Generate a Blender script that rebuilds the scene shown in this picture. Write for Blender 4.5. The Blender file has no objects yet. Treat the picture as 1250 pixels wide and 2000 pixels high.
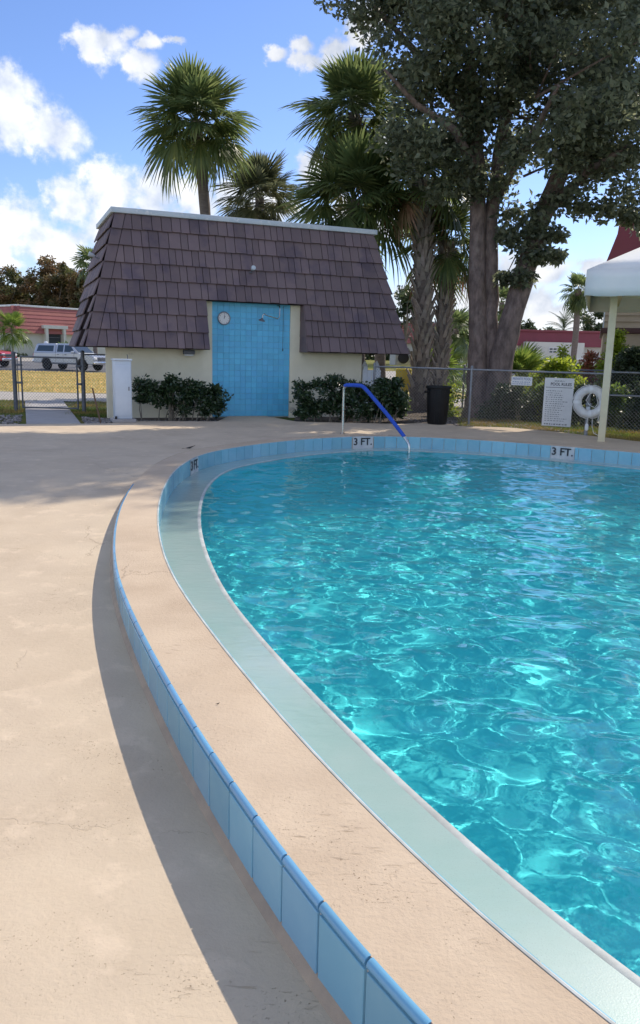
import bpy, bmesh, math, random
import numpy as np
from mathutils import Vector, Matrix
R = math.radians
rng = random.Random(7)
nr = np.random.default_rng(11)
S = bpy.context.scene
COL = S.collection
# ------------------------------------------------------------------ camera, sky, sun, exposure
roll, f_px = R(1.4), 1550.0
pitch = math.atan((1000 - 692) * math.cos(roll) / f_px)
cF = Vector((0, math.cos(pitch), -math.sin(pitch)))
r0 = Vector((1, 0, 0)); u0 = r0.cross(cF)
cR = (math.cos(roll) * r0 + math.sin(roll) * u0).normalized(); cU = cR.cross(cF)
cam = bpy.data.cameras.new('camera')
cam.sensor_fit = 'VERTICAL'; cam.sensor_height = 24; cam.sensor_width = 24
cam.lens = f_px / 2000 * 24; cam.clip_start = .05; cam.clip_end = 3000
camo = bpy.data.objects.new('camera', cam); COL.objects.link(camo)
camo.matrix_world = Matrix(((cR.x, cU.x, -cF.x, 0), (cR.y, cU.y, -cF.y, 0), (cR.z, cU.z, -cF.z, 1.5), (0, 0, 0, 1)))
S.camera = camo
SUN_AZ, SUN_EL = R(40), R(43)          # azimuth to the right of +Y
sdir = Vector((math.sin(SUN_AZ) * math.cos(SUN_EL), math.cos(SUN_AZ) * math.cos(SUN_EL), math.sin(SUN_EL)))
sl = bpy.data.lights.new('sun', 'SUN'); sl.energy = 2.6; sl.angle = R(.53); sl.color = (1, .91, .78)
so = bpy.data.objects.new('sun', sl); COL.objects.link(so)
so.rotation_euler = sdir.to_track_quat('Z', 'Y').to_euler(); so.location = (30, 35, 40)
sl.cycles.is_caustics_light = True
W = bpy.data.worlds.new('World'); S.world = W; W.use_nodes = True
S.view_settings.view_transform = 'Standard'; S.view_settings.look = 'None'
S.view_settings.exposure = .77; S.view_settings.gamma = 1; S.view_settings.use_curve_mapping = False
S.cycles.max_bounces = 10; S.cycles.transparent_max_bounces = 16; S.cycles.sample_clamp_indirect = 25
SKY_STRENGTH, SKY_VALUE, WAVE = .14, 1.0, 1.0
# clouds in view: azimuth, elevation and the two radii in degrees
CLOUDS = [(-14.83, 18.35, 1.85, 1.19), (-11.89, 18.57, 0.91, 0.55), (-10.1, 18.9, 0.67, 0.3), (-12.41, 17.15, 1.23, 0.93), (-13.32, 19.25, 0.89, 0.74), (-20.65, 13.96, 2.56, 2.41), (-18.55, 13.47, 2.32, 1.92), (-22.61, 13.32, 2.67, 2.37), (-17.3, 13.59, 1.25, 1.09), (-20.42, 15.51, 1.48, 1.18), (-20.19, 7.97, 2.26, 1.94), (-17.3, 9.26, 2.29, 1.96), (-14.37, 10.09, 1.99, 1.66), (-11.72, 9.94, 2.03, 1.76), (-8.84, 10.09, 2.06, 1.64), (-6.96, 10.34, 1.55, 1.38), (-21.47, 6.79, 1.93, 1.45), (-18.02, 7.18, 3.65, 1.33), (-13.76, 8.08, 3.06, 1.7), (-10.05, 8.28, 3.12, 1.73), (-4.18, 9.81, 2.44, 1.39), (-3.61, 18.64, 0.81, 0.5), (-1.86, 19.2, 0.81, 0.62), (-1.41, 18.32, 1.32, 0.69), (0.1, 19.05, 1.49, 1.12), (1.59, 19.9, 1.6, 1.29), (2.4, 20.57, 1.21, 0.91), (-1.44, 12.11, 1.54, 1.02), (3.53, 13.59, 1.17, 0.84), (9.02, 10.17, 1.54, 0.85), (15.1, 5.79, 1.55, 1.17), (14.17, 3.97, 2.63, 1.26), (17.12, 4.32, 2.4, 1.23), (17.6, 6.26, 1.34, 0.74), (12.71, 5.46, 2.45, 1.4), (11.14, 3.44, 3.23, 1.79), (16.26, 2.82, 4.18, 1.05), (5.88, 3.7, 2.56, 1.83), (9.33, 4.77, 2.15, 1.79), (-17.12, 5.58, 1.7, 0.54), (-21.24, 5.41, 1.47, 0.46), (-19.72, 4.54, 1.34, 0.33), (2.13, 9.33, 4.22, 1.41)]
# ------------------------------------------------------------------ sky with clouds (by direction)
def build_world():
    nt = W.node_tree; N = nt.nodes; L = nt.links
    N.clear()
    out = N.new('ShaderNodeOutputWorld'); bg = N.new('ShaderNodeBackground'); L.new(bg.outputs[0], out.inputs[0])
    bg.inputs[1].default_value = SKY_STRENGTH
    sky = N.new('ShaderNodeTexSky'); sky.sky_type = 'NISHITA'; sky.sun_disc = False
    sky.sun_elevation = SUN_EL; sky.sun_rotation = SUN_AZ
    sky.air_density = 1.0; sky.dust_density = .25; sky.ozone_density = 3.0
    hs = N.new('ShaderNodeHueSaturation'); hs.inputs['Saturation'].default_value = 1.05
    hs.inputs['Value'].default_value = SKY_VALUE
    tn = N.new('ShaderNodeVectorMath'); tn.operation = 'MULTIPLY'; tn.inputs[1].default_value = (.60, .60, .72)
    L.new(sky.outputs[0], tn.inputs[0]); L.new(tn.outputs[0], hs.inputs['Color'])
    tc = N.new('ShaderNodeTexCoord')
    sep = N.new('ShaderNodeSeparateXYZ'); L.new(tc.outputs['Generated'], sep.inputs[0])
    def m(op, a, b=None, c=None, clamp=False):
        n = N.new('ShaderNodeMath'); n.operation = op; n.use_clamp = clamp
        for i, x in enumerate((a, b, c)):
            if x is None: continue
            if isinstance(x, (int, float)): n.inputs[i].default_value = x
            else: L.new(x, n.inputs[i])
        return n.outputs[0]
    az = m('ARCTAN2', sep.outputs[0], sep.outputs[1]); el = m('ARCSINE', sep.outputs[2])
    cb = N.new('ShaderNodeCombineXYZ'); L.new(az, cb.inputs[0]); L.new(el, cb.inputs[1])
    # domain warp
    nz = N.new('ShaderNodeTexNoise'); nz.inputs['Scale'].default_value = 16; nz.inputs['Detail'].default_value = 9
    nz.inputs['Roughness'].default_value = .62
    L.new(cb.outputs[0], nz.inputs['Vector'])
    n2 = N.new('ShaderNodeTexNoise'); n2.inputs['Scale'].default_value = 34; n2.inputs['Detail'].default_value = 6
    L.new(cb.outputs[0], n2.inputs['Vector'])
    wv = N.new('ShaderNodeVectorMath'); wv.operation = 'MULTIPLY_ADD'
    L.new(nz.outputs['Color'], wv.inputs[0]); wv.inputs[1].default_value = (.05, .05, 0); 
    sh = N.new('ShaderNodeVectorMath'); sh.operation = 'ADD'; L.new(cb.outputs[0], sh.inputs[0]); sh.inputs[1].default_value = (-.025, -.025, 0)
    L.new(sh.outputs[0], wv.inputs[2])
    cur = None
    for (a, e, ra, re) in CLOUDS:
        k = N.new('ShaderNodeVectorMath'); k.operation = 'SUBTRACT'; L.new(wv.outputs[0], k.inputs[0]); k.inputs[1].default_value = (R(a), R(e), 0)
        k2 = N.new('ShaderNodeVectorMath'); k2.operation = 'MULTIPLY'; L.new(k.outputs[0], k2.inputs[0]); k2.inputs[1].default_value = (1 / R(ra * 1.2), 1 / R(re * 1.2), 0)
        ln = N.new('ShaderNodeVectorMath'); ln.operation = 'LENGTH'; L.new(k2.outputs[0], ln.inputs[0])
        cur = ln.outputs['Value'] if cur is None else m('SMOOTH_MIN', cur, ln.outputs['Value'], .35)
    dens = m('SUBTRACT', 1.0, cur)
    dens = m('ADD', dens, m('MULTIPLY', m('SUBTRACT', nz.outputs['Fac'], .50), 2.6))
    dens = m('ADD', dens, m('MULTIPLY', m('SUBTRACT', n2.outputs['Fac'], .5), 1.0))
    # the rest of the sky: scattered cumulus from plain noise goes on past the frame, cover raised to whiten the ambient light
    n3 = N.new('ShaderNodeTexNoise'); n3.inputs['Scale'].default_value = 3.6; n3.inputs['Detail'].default_value = 8
    L.new(tc.outputs['Generated'], n3.inputs['Vector'])
    off = m('GREATER_THAN', m('ABSOLUTE', az), R(27)); off = m('MAXIMUM', off, m('GREATER_THAN', el, R(24)))
    d2 = m('MULTIPLY', m('SUBTRACT', n3.outputs['Fac'], .48), 5.0)
    d2 = m('SUBTRACT', d2, m('MULTIPLY', m('SUBTRACT', 1.0, off), 9.0))
    dens = m('MAXIMUM', dens, d2)
    mr = N.new('ShaderNodeMapRange'); mr.interpolation_type = 'SMOOTHSTEP'
    L.new(dens, mr.inputs[0]); mr.inputs[1].default_value = .0; mr.inputs[2].default_value = .62
    alpha = m('MULTIPLY', mr.outputs[0], .97)
    # low veil that whitens the last degrees above the horizon
    hz = N.new('ShaderNodeMapRange'); L.new(el, hz.inputs[0]); hz.inputs[1].default_value = R(8); hz.inputs[2].default_value = R(-1)
    hz.inputs[3].default_value = 0; hz.inputs[4].default_value = .55
    alpha = m('MAXIMUM', alpha, hz.outputs[0])
    # cloud brightness: billows brighter, thick bases greyer
    cr = N.new('ShaderNodeValToRGB'); L.new(m('ADD', m('MULTIPLY', n2.outputs['Fac'], .75), m('MULTIPLY', nz.outputs['Fac'], .5)), cr.inputs[0])
    cr.color_ramp.elements[0].position = .50; cr.color_ramp.elements[0].color = (2.25, 2.5, 3.0, 1)
    cr.color_ramp.elements[1].position = .86; cr.color_ramp.elements[1].color = (4.35, 4.32, 4.3, 1)
    # clouds seen with the sun behind the viewer are front-lit, those towards the sun backlit; unseen ones boosted to lift the ambient light
    dt = N.new('ShaderNodeVectorMath'); dt.operation = 'DOT_PRODUCT'; L.new(tc.outputs['Generated'], dt.inputs[0]); dt.inputs[1].default_value = sdir[:]
    fl_ = N.new('ShaderNodeMapRange'); L.new(dt.outputs['Value'], fl_.inputs[0]); fl_.inputs[1].default_value = 1; fl_.inputs[2].default_value = -1; fl_.inputs[3].default_value = .80; fl_.inputs[4].default_value = 3.1
    cs = N.new('ShaderNodeVectorMath'); cs.operation = 'SCALE'; L.new(cr.outputs[0], cs.inputs[0]); L.new(fl_.outputs[0], cs.inputs['Scale'])
    mx = N.new('ShaderNodeMix'); mx.data_type = 'RGBA'
    L.new(alpha, mx.inputs[0]); L.new(hs.outputs[0], mx.inputs[6]); L.new(cs.outputs[0], mx.inputs[7])
    L.new(mx.outputs[2], bg.inputs[0])
build_world()

# ------------------------------------------------------------------ helpers
def link(o, parent=None):
    COL.objects.link(o)
    if parent is not None: o.parent = parent
    return o
def tag(o, label=None, cat=None, group=None, kind=None):
    if label: o['label'] = label
    if cat: o['category'] = cat
    if group: o['group'] = group
    if kind: o['kind'] = kind
    return o
def thing(name, label, cat, loc=(0, 0, 0), rz=0, group=None):
    o = bpy.data.objects.new(name, None); o.empty_display_size = .2
    COL.objects.link(o); o.location = loc; o.rotation_euler = (0, 0, rz)
    return tag(o, label, cat, group)
def ob(name, me, parent=None, loc=None, rot=None, scale=None):
    o = bpy.data.objects.new(name, me); link(o, parent)
    if loc is not None: o.location = loc
    if rot is not None: o.rotation_euler = rot
    if scale is not None: o.scale = scale if hasattr(scale, '__len__') else (scale,) * 3
    return o
def npmesh(name, V, F, mat, smooth=False):
    V = np.asarray(V, 'f'); F = np.asarray(F, 'i'); k = F.shape[1]
    me = bpy.data.meshes.new(name)
    me.vertices.add(len(V)); me.vertices.foreach_set('co', V.ravel())
    me.loops.add(F.size); me.loops.foreach_set('vertex_index', F.ravel())
    me.polygons.add(len(F)); me.polygons.foreach_set('loop_start', np.arange(len(F), dtype='i') * k)
    if smooth: me.polygons.foreach_set('use_smooth', np.ones(len(F), bool))
    me.update(calc_edges=True); me.materials.append(mat)
    return me
class MB:
    def __init__(s): s.v = []; s.f = []
    def add(s, vs, fs):
        n = len(s.v); s.v += [tuple(p) for p in vs]; s.f += [tuple(i + n for i in f) for f in fs]; return s
    def quad(s, *p): return s.add(p, [tuple(range(len(p)))])
    def box(s, x0, y0, z0, x1, y1, z1, b=0.0):
        if b <= 0:
            return s.add([(x0, y0, z0), (x1, y0, z0), (x1, y1, z0), (x0, y1, z0), (x0, y0, z1), (x1, y0, z1), (x1, y1, z1), (x0, y1, z1)],
                     [(0, 3, 2, 1), (4, 5, 6, 7), (0, 1, 5, 4), (1, 2, 6, 5), (2, 3, 7, 6), (3, 0, 4, 7)])
        bm = bmesh.new()
        vs = [bm.verts.new(p) for p in [(x0, y0, z0), (x1, y0, z0), (x1, y1, z0), (x0, y1, z0), (x0, y0, z1), (x1, y0, z1), (x1, y1, z1), (x0, y1, z1)]]
        for f in [(0, 3, 2, 1), (4, 5, 6, 7), (0, 1, 5, 4), (1, 2, 6, 5), (2, 3, 7, 6), (3, 0, 4, 7)]: bm.faces.new([vs[i] for i in f])
        bmesh.ops.bevel(bm, geom=bm.edges[:], offset=b, segments=2, affect='EDGES', profile=.5)
        bm.verts.index_update()
        s.add([v.co[:] for v in bm.verts], [[v.index for v in f.verts] for f in bm.faces]); bm.free(); return s
    def tube(s, pts, r, n=8, cap=True, close=False):
        pts = [Vector(p) for p in pts]; k = len(pts)
        rs = r if hasattr(r, '__len__') else [r] * k
        base = len(s.v); prev = None
        for i, p in enumerate(pts):
            if close: t = pts[(i + 1) % k] - pts[i - 1]
            else: t = pts[min(i + 1, k - 1)] - pts[max(i - 1, 0)]
            t.normalize()
            if prev is None:
                a = Vector((0, 0, 1)) if abs(t.z) < .9 else Vector((1, 0, 0))
                prev = t.cross(a).normalized()
            prev = (prev - t * prev.dot(t)).normalized(); q = t.cross(prev)
            for j in range(n):
                w = 2 * math.pi * j / n
                s.v.append(tuple(p + (prev * math.cos(w) + q * math.sin(w)) * rs[i]))
        for i in range(k if close else k - 1):
            i2 = (i + 1) % k
            for j in range(n):
                a, b2 = base + i * n + j, base + i * n + (j + 1) % n
                c, d = base + i2 * n + (j + 1) % n, base + i2 * n + j
                s.f.append((a, b2, c, d))
        if cap and not close:
            s.f.append(tuple(base + j for j in range(n))[::-1]); s.f.append(tuple(base + (k - 1) * n + j for j in range(n)))
        return s
    def lathe(s, prof, n=24, c=(0, 0, 0), cap=True):
        base = len(s.v)
        for (r, z) in prof:
            for j in range(n):
                w = 2 * math.pi * j / n
                s.v.append((c[0] + r * math.cos(w), c[1] + r * math.sin(w), c[2] + z))
        for i in range(len(prof) - 1):
            for j in range(n):
                j2 = (j + 1) % n
                s.f.append((base + i * n + j, base + i * n + j2, base + (i + 1) * n + j2, base + (i + 1) * n + j))
        if cap:
            s.f.append(tuple(base + j for j in range(n))[::-1]); s.f.append(tuple(base + (len(prof) - 1) * n + j for j in range(n)))
        return s
    def prism(s, poly, y0, y1):       # poly in (x, z)
        n = len(poly); b = len(s.v)
        s.v += [(x, y0, z) for x, z in poly] + [(x, y1, z) for x, z in poly]
        s.f.append(tuple(range(b, b + n))); s.f.append(tuple(range(b + 2 * n - 1, b + n - 1, -1)))
        for i in range(n):
            j = (i + 1) % n; s.f.append((b + i, b + n + i, b + n + j, b + j))
        return s
    def slab(s, c, nrm, th, bev):     # c: four corners of the front face, counter-clockwise from outside
        c = [Vector(p) for p in c]; nrm = Vector(nrm).normalized(); m = sum(c, Vector()) / 4
        back = [p - nrm * th for p in c]; edge = [p - nrm * bev for p in c]
        fr = [p + (m - p).normalized() * bev * 1.4 for p in c]
        vs = back + edge + fr; fs = [(8, 9, 10, 11)]
        for i in range(4):
            j = (i + 1) % 4; fs += [(i, j, 4 + j, 4 + i), (4 + i, 4 + j, 8 + j, 8 + i)]
        return s.add(vs, fs)
    def mesh(s, name, mat, smooth=0):
        me = bpy.data.meshes.new(name); me.from_pydata(s.v, [], s.f); me.update()
        if isinstance(mat, (list, tuple)):
            for m_ in mat: me.materials.append(m_)
        else: me.materials.append(mat)
        if smooth:
            me.polygons.foreach_set('use_smooth', np.ones(len(me.polygons), bool)); me.set_sharp_from_angle(angle=R(smooth))
        return me
    def build(s, name, mat, parent=None, smooth=0, loc=None, rot=None):
        return ob(name, s.mesh(name, mat, smooth), parent, loc, rot)

# ------------------------------------------------------------------ materials
def M(name, c, c2=None, ns=4., rough=.6, bump=0., bs=60., bd=.01, metal=0., spec=.5, rnd=0., isl=0., c3=None, n3=20., t3=.6, stretch=None, bdet=5):
    m = bpy.data.materials.new(name); m.use_nodes = True
    nt = m.node_tree; N = nt.nodes; L = nt.links; b = N['Principled BSDF']
    b.inputs['Roughness'].default_value = rough; b.inputs['Metallic'].default_value = metal
    b.inputs['Specular IOR Level'].default_value = spec
    tc = N.new('ShaderNodeTexCoord'); co = tc.outputs['Object']
    if stretch:
        mp = N.new('ShaderNodeMapping'); mp.inputs['Scale'].default_value = stretch; L.new(co, mp.inputs[0]); co = mp.outputs[0]
    def noise(sc, det=6, ro=.6):
        n = N.new('ShaderNodeTexNoise'); n.inputs['Scale'].default_value = sc; n.inputs['Detail'].default_value = det; n.inputs['Roughness'].default_value = ro
        L.new(co, n.inputs['Vector']); return n.outputs['Fac']
    def mix(fac, a, bb):
        n = N.new('ShaderNodeMix'); n.data_type = 'RGBA'
        if isinstance(fac, float): n.inputs[0].default_value = fac
        else: L.new(fac, n.inputs[0])
        for i, x in ((6, a), (7, bb)):
            if isinstance(x, tuple): n.inputs[i].default_value = (*x, 1)
            else: L.new(x, n.inputs[i])
        return n.outputs[2]
    def rng_(x, a, bb):
        n = N.new('ShaderNodeMapRange'); L.new(x, n.inputs[0]); n.inputs[1].default_value = a; n.inputs[2].default_value = bb; return n.outputs[0]
    col = tuple(c)
    if c2: col = mix(rng_(noise(ns), .35, .65), tuple(c), tuple(c2))
    if c3: col = mix(rng_(noise(n3), t3, t3 + .12), col, tuple(c3))
    if rnd or isl:
        if rnd: src = N.new('ShaderNodeObjectInfo').outputs['Random']
        else: src = N.new('ShaderNodeNewGeometry').outputs['Random Per Island']
        a = rnd or isl
        h = N.new('ShaderNodeHueSaturation')
        r_ = N.new('ShaderNodeMapRange'); L.new(src, r_.inputs[0]); r_.inputs[3].default_value = 1 - a; r_.inputs[4].default_value = 1 + a
        L.new(r_.outputs[0], h.inputs['Value'])
        mm = N.new('ShaderNodeMath'); mm.operation = 'FRACT'; m2 = N.new('ShaderNodeMath'); m2.operation = 'MULTIPLY'; m2.inputs[1].default_value = 7.31
        L.new(src, m2.inputs[0]); L.new(m2.outputs[0], mm.inputs[0])
        r2 = N.new('ShaderNodeMapRange'); L.new(mm.outputs[0], r2.inputs[0]); r2.inputs[3].default_value = .5 - a * .06; r2.inputs[4].default_value = .5 + a * .06
        L.new(r2.outputs[0], h.inputs['Hue'])
        if isinstance(col, tuple): h.inputs['Color'].default_value = (*col, 1)
        else: L.new(col, h.inputs['Color'])
        col = h.outputs[0]
    if isinstance(col, tuple): b.inputs['Base Color'].default_value = (*col, 1)
    else: L.new(col, b.inputs['Base Color'])
    if bump:
        bp = N.new('ShaderNodeBump'); bp.inputs['Strength'].default_value = bump; bp.inputs['Distance'].default_value = bd
        L.new(noise(bs, bdet, .65), bp.inputs['Height']); L.new(bp.outputs[0], b.inputs['Normal'])
    m['_col'] = 0
    return m
def leafmat(name, c, var=.35, trans=.35, rough=.45, spec=.35, hue2=None):
    m = bpy.data.materials.new(name); m.use_nodes = True
    nt = m.node_tree; N = nt.nodes; L = nt.links; b = N['Principled BSDF']; out = N['Material Output']
    b.inputs['Roughness'].default_value = rough; b.inputs['Specular IOR Level'].default_value = spec
    g = N.new('ShaderNodeNewGeometry'); src = g.outputs['Random Per Island']
    h = N.new('ShaderNodeHueSaturation'); h.inputs['Color'].default_value = (*c, 1)
    r_ = N.new('ShaderNodeMapRange'); L.new(src, r_.inputs[0]); r_.inputs[3].default_value = 1 - var; r_.inputs[4].default_value = 1 + var
    L.new(r_.outputs[0], h.inputs['Value'])
    r2 = N.new('ShaderNodeMapRange'); L.new(src, r2.inputs[0]); r2.inputs[3].default_value = .52; r2.inputs[4].default_value = .475
    L.new(r2.outputs[0], h.inputs['Hue'])
    col = h.outputs[0]
    if hue2:
        tc = N.new('ShaderNodeTexCoord'); nz = N.new('ShaderNodeTexNoise'); nz.inputs['Scale'].default_value = hue2[1]; L.new(tc.outputs['Object'], nz.inputs['Vector'])
        mr = N.new('ShaderNodeMapRange'); L.new(nz.outputs['Fac'], mr.inputs[0]); mr.inputs[1].default_value = .42; mr.inputs[2].default_value = .6
        mx = N.new('ShaderNodeMix'); mx.data_type = 'RGBA'; L.new(mr.outputs[0], mx.inputs[0]); L.new(col, mx.inputs[6]); mx.inputs[7].default_value = (*hue2[0], 1)
        col = mx.outputs[2]
    L.new(col, b.inputs['Base Color'])
    tr = N.new('ShaderNodeBsdfTranslucent')
    h2 = N.new('ShaderNodeHueSaturation'); L.new(col, h2.inputs['Color']); h2.inputs['Value'].default_value = 2.1; h2.inputs['Hue'].default_value = .485
    L.new(h2.outputs[0], tr.inputs['Color'])
    mx2 = N.new('ShaderNodeMixShader'); mx2.inputs[0].default_value = trans
    L.new(b.outputs[0], mx2.inputs[1]); L.new(tr.outputs[0], mx2.inputs[2]); L.new(mx2.outputs[0], out.inputs[0])
    return m

mt = {}
mt['deck'] = M('deck_concrete', (.64, .52, .375), (.565, .455, .33), ns=1.3, rough=.85, bump=.55, bs=46, bd=.006, c3=(.68, .55, .40), n3=5, t3=.55, spec=.25)
mt['coping'] = M('coping_concrete', (.63, .50, .36), (.54, .42, .30), ns=1.8, rough=.85, bump=.7, bs=55, bd=.006, c3=(.42, .32, .25), n3=38, t3=.67, spec=.25)
mt['cove'] = M('stained_cove', (.48, .36, .25), (.38, .29, .21), ns=6, rough=.9, bump=.5, bs=70, bd=.006)
mt['tile'] = M('blue_glazed_tile', (.20, .42, .55), (.25, .47, .58), ns=3, rough=.16, rnd=.10, spec=.5)
mt['rim'] = M('blue_rim_tile', (.165, .385, .575), rough=.2, rnd=.10, spec=.5)
mt['intile'] = M('waterline_tile', (.21, .46, .57), (.26, .50, .60), ns=4, rough=.2, rnd=.10)
mt['grout'] = M('white_grout', (.62, .62, .58), (.45, .45, .42), ns=9, rough=.9)
mt['ledge'] = M('terrazzo_ledge', (.31, .455, .41), (.38, .49, .445), ns=1.6, rough=.35, bump=.2, bs=160, bd=.002, c3=(.25, .32, .30), n3=210, t3=.58)
mt['edge'] = M('white_plaster_edge', (.54, .56, .53), (.38, .39, .36), ns=7, rough=.7, bump=.4, bs=60, bd=.004)
mt['basin'] = M('pool_plaster', (.07, .68, .71), (.055, .61, .66), ns=1.2, rough=.7)
mt['markw'] = M('marker_tile', (.62, .62, .60), (.5, .52, .53), ns=6, rough=.3)
mt['ink'] = M('black_ink', (.012, .012, .018), rough=.4)
mt['rooft'] = M('mauve_roof_tile', (.165, .122, .126), (.19, .138, .138), ns=2.2, rough=.75, rnd=.15, bump=.4, bs=90, bd=.004, c3=(.125, .095, .112), n3=1.5, t3=.5, spec=.3)
mt['roofsub'] = M('roof_underlay', (.03, .02, .022), rough=.9)
mt['cream'] = M('cream_stucco', (.80, .74, .56), (.74, .68, .50), ns=2.2, rough=.85, bump=.5, bs=80, bd=.006, c3=(.52, .47, .36), n3=1.8, t3=.62)
mt['fascia'] = M('pale_metal_cap', (.55, .60, .62), (.45, .52, .56), ns=3, rough=.5, c3=(.7, .7, .68), n3=9, t3=.56)
mt['panel'] = M('blue_panel_tile', (.12, .52, .77), (.11, .47, .72), ns=2, rough=.4, isl=.07)
mt['pgrout'] = M('blue_panel_grout', (.20, .47, .66), rough=.8)
mt['steel'] = M('stainless', (.62, .60, .56), rough=.25, metal=1)
mt['galv'] = M('galvanised_pipe', (.30, .31, .33), (.24, .25, .27), ns=9, rough=.5, metal=.6)
mt['wire'] = M('fence_wire', (.28, .29, .31), rough=.5, metal=.6)
mt['dkpipe'] = M('weathered_pipe', (.16, .17, .19), (.11, .12, .14), ns=9, rough=.6, metal=.4)
mt['sleeve'] = M('blue_rail_sleeve', (.02, .09, .52), (.015, .07, .42), ns=14, rough=.7)
mt['blackp'] = M('black_plastic', (.007, .007, .008), (.012, .012, .013), ns=6, rough=.5, spec=.3)
mt['white'] = M('white_paint', (.78, .78, .76), (.70, .70, .68), ns=5, rough=.5)
mt['whitev'] = M('white_vinyl', (.74, .78, .82), rough=.4)
mt['cabinet'] = M('pale_enamel', (.62, .68, .74), (.56, .62, .68), ns=3, rough=.4)
mt['canvas'] = M('white_canvas', (.80, .79, .75), (.72, .74, .72), ns=1.5, rough=.8, bump=.2, bs=30)
mt['creamp'] = M('cream_post_paint', (.74, .66, .44), (.68, .60, .40), ns=7, rough=.6)
mt['ring'] = M('ring_buoy_white', (.74, .73, .70), (.62, .61, .58), ns=9, rough=.55, bump=.3, bs=40, bd=.004)
mt['rope'] = M('white_rope', (.66, .65, .62), rough=.8)
mt['signw'] = M('sign_white', (.72, .72, .70), (.66, .66, .64), ns=5, rough=.45)
mt['signb'] = M('sign_ink_blue', (.10, .16, .34), rough=.5)
mt['signk'] = M('sign_ink_black', (.03, .03, .035), rough=.5)
mt['palmtrunk'] = M('palm_trunk_bark', (.22, .18, .15), (.15, .12, .10), ns=5, rough=.9, bump=.9, bs=14, bd=.03, stretch=(1, 1, 4))
mt['boot'] = M('palm_leaf_base', (.36, .31, .26), (.24, .20, .165), ns=7, rough=.9, rnd=.25, bump=.5, bs=40, bd=.01)
mt['bark'] = M('tree_bark', (.27, .20, .17), (.12, .088, .075), ns=8, rough=.9, bump=1, bs=18, bd=.05, c3=(.25, .20, .17), n3=5, t3=.58, stretch=(1, 1, .45))
mt['stem'] = M('shrub_stem', (.20, .17, .13), rough=.9)
mt['petiole'] = M('palm_petiole', (.20, .22, .07), rough=.5)
mt['frond'] = leafmat('palm_frond', (.10, .14, .05), var=.35, trans=.45, rough=.4)
mt['frond2'] = leafmat('palm_frond_grey', (.10, .115, .06), var=.35, trans=.35, rough=.4)
mt['frond3'] = leafmat('palmetto_frond', (.10, .16, .03), var=.3, trans=.45, rough=.4)
mt['dead'] = leafmat('dry_frond', (.20, .13, .06), var=.3, trans=.2)
mt['ficus'] = leafmat('broad_tree_leaf', (.12, .14, .085), var=.5, trans=.55, rough=.38, spec=.5)
mt['hedge'] = leafmat('hedge_leaf', (.032, .062, .024), var=.5, trans=.2, rough=.28, spec=.55)
mt['lime'] = leafmat('lime_leaf', (.20, .27, .03), var=.35, trans=.55)
mt['green'] = leafmat('green_leaf', (.09, .15, .035), var=.4, trans=.45)
mt['dkgreen'] = leafmat('dark_leaf', (.042, .066, .03), var=.5, trans=.2)
mt['olive'] = leafmat('olive_leaf', (.085, .10, .035), var=.45, trans=.3, hue2=((.19, .125, .06), .5))
mt['fargreen'] = leafmat('far_leaf', (.06, .085, .035), var=.4, trans=.2)
mt['redleaf'] = leafmat('red_leaf', (.30, .13, .06), var=.4, trans=.3)
mt['lawn'] = M('lawn', (.09, .13, .025), (.15, .15, .035), ns=.8, rough=.95, bump=.8, bs=35, bd=.03, c3=(.28, .22, .07), n3=.5, t3=.5, spec=.1)
mt['drygrass'] = M('dry_lawn', (.56, .46, .19), (.46, .37, .14), ns=.9, rough=.95, bump=1, bs=5, bd=.08, c3=(.34, .29, .10), n3=2.5, t3=.55, spec=.1)
mt['road'] = M('pale_road', (.46, .42, .37), (.40, .37, .33), ns=.6, rough=.9, bump=.3, bs=40, spec=.2)
mt['asphalt'] = M('asphalt', (.16, .16, .165), (.12, .12, .13), ns=.8, rough=.9, bump=.3, bs=50)
mt['walk'] = M('walk_concrete', (.40, .38, .37), (.34, .32, .31), ns=2, rough=.9, bump=.4, bs=50, bd=.005)
mt['soil'] = M('mulch', (.13, .10, .075), (.08, .06, .045), ns=9, rough=1, bump=1, bs=30, bd=.03, c3=(.28, .25, .20), n3=14, t3=.58)
mt['pebble'] = M('pebble', (.33, .30, .28), (.20, .18, .17), ns=5, rough=.9, isl=.35)
mt['redroof'] = M('red_mansard', (.38, .135, .115), (.32, .11, .10), ns=1.2, rough=.8, isl=.08)
mt['maroon'] = M('maroon_mansard', (.26, .055, .07), (.22, .05, .06), ns=1, rough=.7)
mt['offwhite'] = M('offwhite_wall', (.70, .68, .60), (.64, .62, .55), ns=1, rough=.85)
mt['tan'] = M('tan_siding', (.44, .35, .24), (.38, .30, .20), ns=2, rough=.8, isl=.06)
mt['brown'] = M('brown_trim', (.08, .035, .03), rough=.7)
mt['grey_wood'] = M('grey_fence_board', (.20, .18, .17), (.14, .13, .12), ns=3, rough=.9, rnd=.25, stretch=(6, 6, 1))
mt['glass'] = M('window_glass', (.03, .045, .055), rough=.08, spec=.8)
mt['silver'] = M('silver_car_paint', (.42, .45, .50), rough=.3, metal=.5)
mt['redcar'] = M('red_car_paint', (.42, .02, .018), rough=.25)
mt['rubber'] = M('tyre_rubber', (.015, .015, .016), rough=.85)
mt['chrome'] = M('bright_trim', (.7, .7, .72), rough=.2, metal=1)
mt['lampw'] = M('lamp_globe', (.85, .85, .83), rough=.4)
mt['yellow'] = M('yellow_plastic', (.75, .58, .04), rough=.6)
mt['rust'] = M('rusty_stake', (.14, .09, .06), rough=.9)
mt['clockf'] = M('clock_face', (.74, .73, .70), rough=.4)
mt['clockr'] = M('clock_rim', (.26, .27, .29), rough=.4, metal=.6)
mt['dryleaf'] = M('dead_leaf', (.05, .04, .03), rough=.8)

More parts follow.
